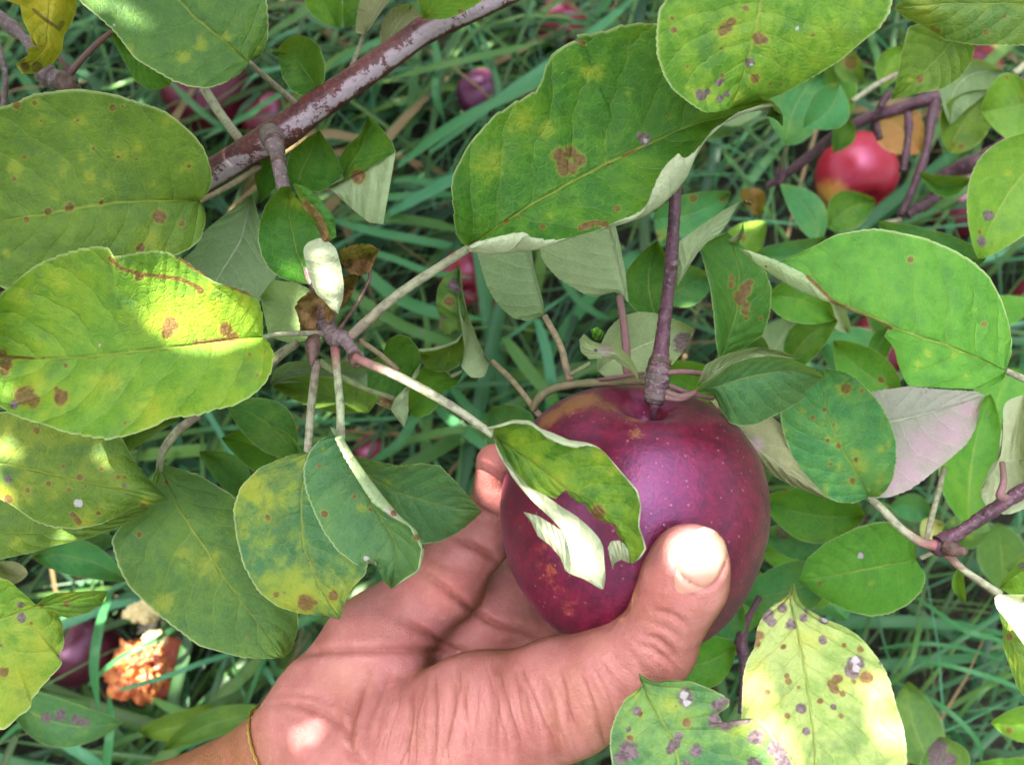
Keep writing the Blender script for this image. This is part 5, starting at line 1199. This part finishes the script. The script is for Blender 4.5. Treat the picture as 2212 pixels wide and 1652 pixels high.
leaf(9, "-103,1105 -40,1250 100,1500 150,1700 100,1950", "-103,1105 -80,1180 -180,1260 -230,1350 -265,1450 -270,1550 -255,1652 -200,1800 100,1950", "-103,1105 0,1160 100,1145 210,1155 330,1200 400,1235 445,1270 430,1310 370,1345 395,1400,.42 500,1378 590,1370 650,1410 700,1480 760,1550 810,1620 845,1700 700,1900 100,1950",
     (.228, .214), None, "blight spotted green leaf with a chewed notch, bottom edge under the thumb", 'blue', mottle=.5, mcol=(.22, .34, .06), e=(.002, -.004), N=160, M=32, serr=2.6, cat='leaf', rand=6,
     spots="p180,1250,52 w170,1240,24 w190,1280,22 p370,1300,34 p350,1380,40 p420,1410,36 p480,1390,26 p540,1385,24 p410,1270,30 p600,1480,44 p570,1500,24 p720,1550,50 p740,1580,40 p240,1560,38 p110,1530,36 p140,1480,24 p90,1560,28 b185,1400,24 p-110,1330,24 p-160,1560,56 p-200,1600,40 p185,1640,22 p590,1645,40 p760,1640,44 b-150,1490,20 p-160,1440,16 y100,1300,100 y500,1450,100 b-90,1350,16")
leaf(9, "2200,640 2150,720 2120,800 2200,960", "2200,640 2030,640 2008,665 2020,720 2070,780 2200,960", "2200,640 2330,700 2350,820 2300,920 2200,960", (.262, .258), None, "sun bleached white leaf cut by the right edge", 'dull', und='white', under=True, N=50, M=12, cat='leaf')
leaf(9, "2060,640 2110,900 2200,1150 2300,1300", "2060,640 2030,720 2060,830 2062,950 2100,1060 2150,1200 2220,1280 2300,1300", "2060,640 2250,760 2330,950 2340,1150 2300,1300", (.285, .275), None, "long green leaf hanging below the sun bleached leaf", 'olive', mottle=.4, N=70, M=14, cat='leaf', spots="b2100,890,20 y2130,1050,40")
leaf(9, "2040,600 2150,520 2300,420", "2040,600 2070,540 2120,490 2200,420 2300,420", "2040,600 2100,640 2200,650 2280,560 2300,420", (.30, .295), None, "green leaf flecked purple just above the sun bleached leaf", 'yellowish', mottle=.5, N=50, M=12, cat='leaf', spots="p2130,400,24 p2110,450,20 p2170,470,20 p2140,380,16")

# ------------------------------------------------------------------ the low branch at the upper right, farther away
g0 = W(1660, 405, .60)
LB = empty("low_branch", g0, "bare grey purple twigs leaning across the bright red fallen apple, upper right", "twig")
tube("twig_wood", [(1655, 405, .60, 8), (1720, 360, .59, 10), (1790, 305, .58, 12), (1860, 262, .57, 13), (1935, 238, .56, 13), (2020, 212, .55, 15), (2110, 205, .545, 15), (2260, 170, .54, 15)], TWIG, LB, 12, 90, .04, 21, .06)
for P_ in ([(2022, 215, .55, 12), (2012, 260, .545, 11), (2000, 330, .54, 9), (1975, 400, .54, 9), (1945, 468, .54, 8)], [(1962, 245, .553, 9), (1962, 290, .548, 8), (1956, 340, .545, 8), (1950, 370, .545, 9)], [(2260, 260, .50, 14), (2190, 300, .505, 16), (2120, 345, .51, 18), (2060, 370, .52, 16), (2000, 395, .53, 9)],
           [(2035, 420, .53, 10), (1990, 445, .53, 12), (1960, 465, .53, 9)], [(1920, 200, .56, 8), (1905, 225, .56, 8), (1895, 245, .562, 7)], [(1890, 265, .568, 8), (1900, 300, .566, 7)], [(1690, 350, .575, 7), (1685, 395, .58, 9), (1678, 362, .58, 5)]):
    tube("side_shoot", P_, TWIG, LB, 10, 40, .05, 22, .06)
for P_ in ([(1700, 312, .53, 5), (1692, 345, .55, 5), (1685, 365, .57, 5)], [(1795, 525, .50, 6), (1815, 550, .50, 5)], [(1900, 485, .53, 5), (1945, 475, .535, 5)], [(2080, 395, .52, 6), (2150, 385, .52, 5), (2170, 370, .52, 5)], [(1840, 220, .5, 6), (1890, 185, .5, 6), (1940, 160, .5, 6)], [(2190, 160, .45, 8), (2230, 130, .45, 8)]):
    petiole(P_, 0, LB, PALE)
gl(1700, 315, 1782, 152, 125, (.50, .50), 'teal', LB, "smooth blue green leaf left of the leaning twigs", bend=.12)
gl(1788, 492, 1892, 432, 86, (.515, .52), 'deep', LB, "small round dark leaf in front of the red fallen apple", bend=.1)
gl(1772, 525, 1685, 398, 72, (.50, .51), 'teal', LB, "blue green leaf with a pale edge left of the red fallen apple", bend=-.12, e=(-.006, .004))
gl(1632, 548, 1785, 512, 66, (.46, .46), 'teal', LB, "teal leaf tucked over the broad bitten leaf", bend=-.15)
gl(2098, 388, 1985, 372, 48, (.50, .51), 'deep', LB, "dark leaf curled like a boat on the leaning twigs", bend=.2, und='pale')
gl(2050, 330, 2150, 195, 110, (.47, .46), 'olive', LB, "olive leaf right of the leaning twigs", bend=.08, rand=4)
gl(2240, 215, 2118, 240, 150, (.42, .43), 'yellowish', LB, "yellowish leaf cut by the right edge at the upper right", bend=.05, rand=6)
gl(2300, 290, 2112, 560, 190, (.345, .35), 'yellowish', None, "big yellow green leaf along the right edge with a dark speck", bend=-.08, spots="p2120,522,10 p2135,465,12", rand=5, N=80, M=16)
gl(2130, 560, 1895, 478, 105, (.38, .39), 'teal', None, "green leaf peeping over the broad bitten leaf", bend=.12)
gl(1905, 190, 1960, 95, 56, (.52, .52), 'yellowish', LB, "mottled yellow leaf in shade at the upper right", bend=.1, mottle=.8)
gl(1860, 180, 1820, 95, 60, (.54, .54), 'dull', LB, "grey green leaf with a brown blotch in the upper right gap", bend=.1, spots="b1838,135,14")
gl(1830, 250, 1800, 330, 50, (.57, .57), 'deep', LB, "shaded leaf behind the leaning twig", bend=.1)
gl(1895, 250, 1990, 330, 110, (.66, .66), 'brown', None, "brown dead leaf on the ground behind the leaning twigs", bend=.08, mottle=.2)
gl(1410, 472, 1580, 415, 88, (.42, .43), 'teal', None, "teal leaf with small brown specks behind the purple twig", bend=-.1, spots="b1498,428,8 b1560,430,6")
gl(1600, 410, 1640, 470, 50, (.60, .62), 'brown', None, "brown shrivelled leaf in the dark gap by the narrow pale leaf", bend=.2, wave=.006)
gl(1655, 640, 1805, 690, 100, (.365, .37), 'fresh', None, "green leaf in shade under the rolled grey tip", bend=.1)
gl(1440, 650, 1545, 600, 90, (.40, .40), 'teal', None, "teal leaf half hidden behind the twig above the apple", bend=.1)
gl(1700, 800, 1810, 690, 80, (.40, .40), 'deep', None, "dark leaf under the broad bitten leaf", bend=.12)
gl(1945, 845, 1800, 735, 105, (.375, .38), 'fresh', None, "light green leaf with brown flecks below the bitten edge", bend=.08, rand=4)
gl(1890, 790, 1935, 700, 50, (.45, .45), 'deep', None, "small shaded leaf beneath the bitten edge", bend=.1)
gl(1835, 720, 1800, 640, 40, (.43, .43), 'dull', None, "small pale leaf with curled edge beneath the bitten leaf", bend=.1, und='pale', under=True)
gl(1660, 760, 1590, 720, 60, (.36, .36), 'teal', None, "teal leaf seen between the folded leaf and the coral blotched leaf", bend=.1)
gl(1640, 1060, 1650, 900, 90, (.36, .36), 'teal', None, "green leaf pressed between the apple and the brownish underside", bend=.1)
gl(1870, 1112, 1640, 1075, 120, (.365, .37), 'fresh', None, "green leaf with one brown speck low beside the apple", bend=.08, spots="b1697,1052,9")
gl(1850, 1150, 1630, 1150, 90, (.385, .39), 'teal', None, "blue green leaf with purple specks right of the apple", bend=.08, spots="p1690,1150,14 p1650,1200,9")
gl(1800, 1230, 1590, 1290, 120, (.395, .40), 'teal', None, "wide blue green leaf behind the apple near the thumb", bend=.08, spots="p1660,1210,10")
gl(1590, 1395, 1430, 1440, 110, (.345, .345), 'fresh', None, "green leaf below the thumb behind the blighted leaves", bend=.1)
gl(1600, 1300, 1520, 1370, 90, (.38, .38), 'teal', None, "teal leaf just under the apple", bend=.1)
gl(2095, 1140, 2140, 850, 140, (.42, .43), 'fresh', None, "tall green leaf behind the mauve underside", bend=.06)
gl(2020, 1660, 1960, 1470, 120, (.56, .58), 'dull', None, "large dull leaf lying on the grass at the lower right", bend=.08, wave=.003)
gl(2060, 1690, 2030, 1590, 110, (.42, .42), 'dull', None, "purple mottled leaf tip rising from the bottom edge", bend=.05, spots="p2025,1615,20 p2050,1640,16 p2020,1640,14")
gl(2260, 1660, 2100, 1650, 70, (.42, .42), 'fresh', None, "bright green leaf tip at the bottom right corner", bend=.1)
gl(2280, 1540, 2140, 1560, 80, (.40, .40), 'yellowish', None, "yellow green leaf tip at the right edge near the bottom", bend=.1, rand=3)
gl(2300, 1190, 2175, 1230, 90, (.40, .40), 'dull', None, "shaded leaf at the right edge beside the node", bend=.1, rand=3, spots="p2205,1180,16")
gl(2085, 1300, 2080, 1215, 28, (.36, .36), 'yellowish', None, "tiny young leaf hanging under the node", bend=.15)
gl(1990, 1160, 2040, 1130, 50, (.42, .42), (.5, .5, .2), None, "pale yellow rounded scrap of leaf behind the node", bend=.1)
gl(1560, 1300, 1600, 1440, 30, (.42, .42), 'deep', None, "narrow shaded leaf under the apple by the purple stem", bend=.1)
gl(1150, 960, 1060, 880, 120, (.36, .36), 'teal', None, "blue green leaf behind the top left of the apple", bend=.1)
gl(1480, 1600, 1330, 1640, 80, (.40, .40), 'dull', None, "dull leaf deep below the ball of the thumb", bend=.1)
_r = np.random.default_rng(77)
_LOOK = ["plain green leaf", "bluish green leaf", "yellowish leaf", "dark leaf", "fleckled green leaf"]
for _i in range(46):
    _x, _y = _r.uniform(1400, 2260), _r.uniform(150, 1330)
    if math.hypot(_x - 1848, _y - 360) < 150 or math.hypot(_x - 1640, _y - 380) < 110: continue
    _a, _l = _r.uniform(0, 6.28), _r.uniform(80, 170)
    _k = int(_r.integers(0, 5)); _d = _r.uniform(.44, .60)
    gl(_x - math.cos(_a) * _l / 2, _y - math.sin(_a) * _l / 2, _x + math.cos(_a) * _l / 2, _y + math.sin(_a) * _l / 2, _l * _r.uniform(.5, .75), (_d, _d + _r.normal(0, .02)), ['fresh', 'teal', 'yellowish', 'deep', 'dull'][_k], LB, None,
       bend=_r.normal(0, .1), rand=int(_r.integers(0, 5)), e=(_r.normal(0, .008), _r.normal(0, .008)), under=bool(_r.random() < .15), mottle=_r.uniform(.1, .6))
s0 = W(1605, 1395, .37)
LS = empty("bare_stem", s0, "short purple upright stem between the apple and the blighted leaf", "stem")
tube("stem_wood", [(1640, 1290, .39, 7), (1612, 1345, .38, 8), (1600, 1390, .372, 14), (1608, 1420, .37, 12), (1606, 1470, .37, 9), (1602, 1540, .37, 8)], TWIG, LS, 10, 50, .05, 31, .1)
petiole([(1512, 1400, .37, 5), (1540, 1412, .37, 5), (1590, 1410, .371, 5)], 0, LS, PALE)

# ------------------------------------------------------------------ leafy crown overhead: it shades the scene and lets spots of sun through
SPOTS = []
DG = bpy.context.evaluated_depsgraph_get(); DG.update()
def seen(px, py):
    """the surface met by a line of sight"""
    q = W(px, py, 1.0) - CP; q /= np.linalg.norm(q)
    h = S.ray_cast(DG, Vector(CP), Vector(q))
    return np.array(h[1]) if h[0] else None
def sun(px, py, d, r):
    q = W(px, py, d) if d and abs(d - .246) < .002 else seen(px, py); SPOTS.append((q, r * mpp(depth(q))))
def sung(px, py, h, r): sun(px, py, 0, r)
sun(405, 678, .238, 44); sun(440, 700, .238, 30); sun(350, 695, .24, 16); sun(425, 645, .238, 22); sun(490, 660, .238, 22)     # mottled leaf
sun(700, 575, .257, 9); sun(712, 620, .257, 6)                                   # white strip
sun(845, 834, .2475, 20); sun(800, 808, 0, 14); sun(890, 860, .2455, 18); sun(935, 884, 0, 14); sun(985, 905, 0, 12)
sun(1150, 1080, 0, 10); sun(1230, 1160, 0, 14); sun(1265, 1210, 0, 12)
sun(1500, 1168, .223, 30); sun(1468, 1200, .224, 20); sun(1528, 1195, .223, 18)
sun(1635, 1490, 0, 16); sun(1640, 1560, 0, 20); sun(1680, 1630, 0, 20); sun(1895, 1500, 0, 16); sun(1915, 1575, 0, 18)
sun(2195, 1325, .26, 40)
sun(640, 1590, 0, 2.2); sun(668, 1578, 0, 2.2)
sun(752, 965, .243, 8); sun(775, 1005, .242, 8)
sun(232, 985, .262, 9); sun(15, 970, .262, 14); sun(150, 1148, .285, 12); sun(350, 990, .286, 9)
sung(310, 1430, .06, 44); sung(335, 1350, .06, 30); sung(390, 1400, .08, 22)
for x, y in ((500, 320), (545, 330), (770, 950)):
    sung(x, y, .1, 9)
def crown():
    r = np.random.default_rng(21)
    a = np.cross(SUN, (0, 0, 1)); a /= np.linalg.norm(a); b = np.cross(SUN, a)
    c0 = W(1106, 826, .45)
    SP = np.array([s[0] for s in SPOTS]); SR = np.array([s[1] for s in SPOTS])
    sa, sb = (SP - c0) @ a, (SP - c0) @ b
    gx, gy = np.meshgrid(np.linspace(-60, PW + 60, 22), np.linspace(-60, PH + 60, 17))
    vp = [W(gx.ravel(), gy.ravel(), dd) for dd in (.21, .26, .32, .42, .55)] + [np.array([G(x, y, .08) for x, y in zip(gx.ravel(), gy.ravel())])]
    vp = np.concatenate(vp); va, vb = (vp - c0) @ a, (vp - c0) @ b
    def hits(rows, ln):
        g = rows[:, :2].reshape(5, 3, 2)
        g = np.stack([np.interp(np.linspace(0, 4, 17), np.arange(5), g[:, j, k]) for j in range(3) for k in range(2)], 1).reshape(17, 3, 2)
        g = np.concatenate([g[:, :1] * (1 - f) + g[:, 1:2] * f for f in (0, .25, .5, .75)] + [g[:, 1:2] * (1 - f) + g[:, 2:] * f for f in (0, .25, .5, .75, 1)], 1).reshape(-1, 2)
        d2 = (sa[:, None] - g[None, :, 0]) ** 2 + (sb[:, None] - g[None, :, 1]) ** 2
        return np.any(d2.min(1) < np.maximum(SR, ln * .06) ** 2)
    V, F, UV = [], [], []; nv = 0; kept = 0
    prof = [(-.5, 0), (-.3, .30), (0, .40), (.28, .27), (.5, 0)]
    for i in range(13000):
        big = i < 5500; tiny = False
        ca, cb = r.uniform(-.95, .95), r.uniform(-.95, .95)
        if tiny:
            j = r.integers(len(sa)); ca, cb = sa[j] + r.normal(0, .035), sb[j] + r.normal(0, .035)
        s = .72 + r.uniform(0, .38)
        ln = r.uniform(.06, .095) if big else r.uniform(.010, .018) if tiny else r.uniform(.022, .04); th = r.uniform(0, 6.28)
        tilt = r.normal(0, .35, 2)
        da = np.array([math.cos(th), math.sin(th)]); db = np.array([-da[1], da[0]])
        mids, L, Rr = [], [], []
        rows = []
        for t, wd in prof:
            for sg in (-1, 0, 1):
                q2 = np.array([ca, cb]) + (da * t + db * sg * wd * .62) * ln
                rows.append((q2[0], q2[1], s + ln * (t * tilt[0] + sg * wd * tilt[1] + abs(sg) * wd * .25)))
        rows = np.array(rows)
        rw = c0 + rows[:, :1] * a + rows[:, 1:2] * b + rows[:, 2:] * SUN - CP
        rd, rx, ry = rw @ CF, rw @ CR, rw @ CU
        if np.any((rd > -.03) & (np.abs(rx) < .66 * np.maximum(rd, 0) + .05) & (np.abs(ry) < .52 * np.maximum(rd, 0) + .05)): continue
        if np.min((va - ca) ** 2 + (vb - cb) ** 2) > .075 ** 2: continue
        # this leaf stays off the sun's path to a lit spot
        if hits(rows, ln): continue
        V.append(c0 + rows[:, :1] * a + rows[:, 1:2] * b + rows[:, 2:] * SUN)
        F.append(grid_faces(len(prof), 3) + nv); nv += len(rows); kept += 1
        UV.append(np.array([(t + .5, .5 + .5 * sg) for t, wd in prof for sg in (-1, 0, 1)]))
    # close the gaps that would light anything else
    gx, gy = np.meshgrid(np.linspace(4, PW - 4, 110), np.linspace(4, PH - 4, 82))
    see = [seen(x, y) for x, y in zip(gx.ravel(), gy.ravel())]; see = np.array([q for q in see if q is not None])
    ga, gb = (see - c0) @ a, (see - c0) @ b
    near = (np.hypot(ga[:, None] - sa[None], gb[:, None] - sb[None]) - SR[None]).min(1)
    for ln in (.06, .035, .02, .014, .010, .008, .008, .007):
        bv = BVHTree.FromPolygons([Vector(q) for q in np.concatenate(V)], np.concatenate(F).tolist())
        for q, ca, cb, nr in zip(see, ga, gb, near):
            if nr < .0012 or bv.ray_cast(Vector(q), Vector(SUN))[0] is not None: continue
            for _ in range(5):
                s = .75 + r.uniform(0, .3); th = r.uniform(0, 6.28)
                oa, ob = ca + r.normal(0, ln * .18), cb + r.normal(0, ln * .18)
                da = np.array([math.cos(th), math.sin(th)]); db = np.array([-da[1], da[0]])
                rows = np.array([(*(np.array([oa, ob]) + (da * t + db * sg * wd * .9) * ln), s + abs(sg) * wd * .2 * ln) for t, wd in prof for sg in (-1, 0, 1)])
                if hits(rows, ln): continue
                P3 = c0 + rows[:, :1] * a + rows[:, 1:2] * b + rows[:, 2:] * SUN
                rw = P3 - CP; rd = rw @ CF
                if np.any((rd > -.03) & (np.abs(rw @ CR) < .66 * np.maximum(rd, 0) + .05) & (np.abs(rw @ CU) < .52 * np.maximum(rd, 0) + .05)): continue
                V.append(P3); F.append(grid_faces(len(prof), 3) + nv); nv += len(rows)
                UV.append(UV[0]); break
    V, F, UV = np.concatenate(V), np.concatenate(F), np.concatenate(UV)
    k = V[:, :] - CP
    o = mesh_obj("foliage", V, F, LEAF, None, c0 + 1.8 * SUN, UV)
    set_leaf(o, 'fresh', 'grey', .3, (.26, .3, .03))
    tag(o, "leafy apple tree crown overhead that dapples the light", None, None, 'stuff')
crown()

# ring of loose leaves added out of view to block low skylight and deepen shade
def orchard():
    r = np.random.default_rng(5)
    V, F, UV = [], [], []; nv = 0
    for i in range(9000):
        az = r.uniform(0, 6.283); ra = r.uniform(1.9, 3.2); z = r.uniform(.0, 1) ** .8 * 2.5
        c = np.array([math.cos(az) * ra, .4 + math.sin(az) * ra, z])
        ln = r.uniform(.12, .22)
        n = r.normal(size=3); n /= np.linalg.norm(n); t = np.cross(n, r.normal(size=3)); t /= np.linalg.norm(t); s = np.cross(n, t)
        rows = [c + t * ln * (u - .5) + s * ln * w_ * sg + n * abs(sg) * ln * .06 for u, w_ in ((0, .02), (.3, .30), (.62, .27), (1, .02)) for sg in (-1, 0, 1)]
        V.append(np.array(rows)); F.append(grid_faces(4, 3) + nv); nv += 12
        UV.append(np.array([(u, .5 + .5 * sg) for u in (0, .3, .62, 1) for sg in (-1, 0, 1)]))
    o = mesh_obj("low_sky_screen", np.concatenate(V), np.concatenate(F), LEAF, None, (0, .4, 0), np.concatenate(UV))
    set_leaf(o, 'dull', 'grey', .3, (.2, .25, .03))
    tag(o, "added ring of loose leaves out of view that blocks the low sky", None, None, 'stuff')
orchard()
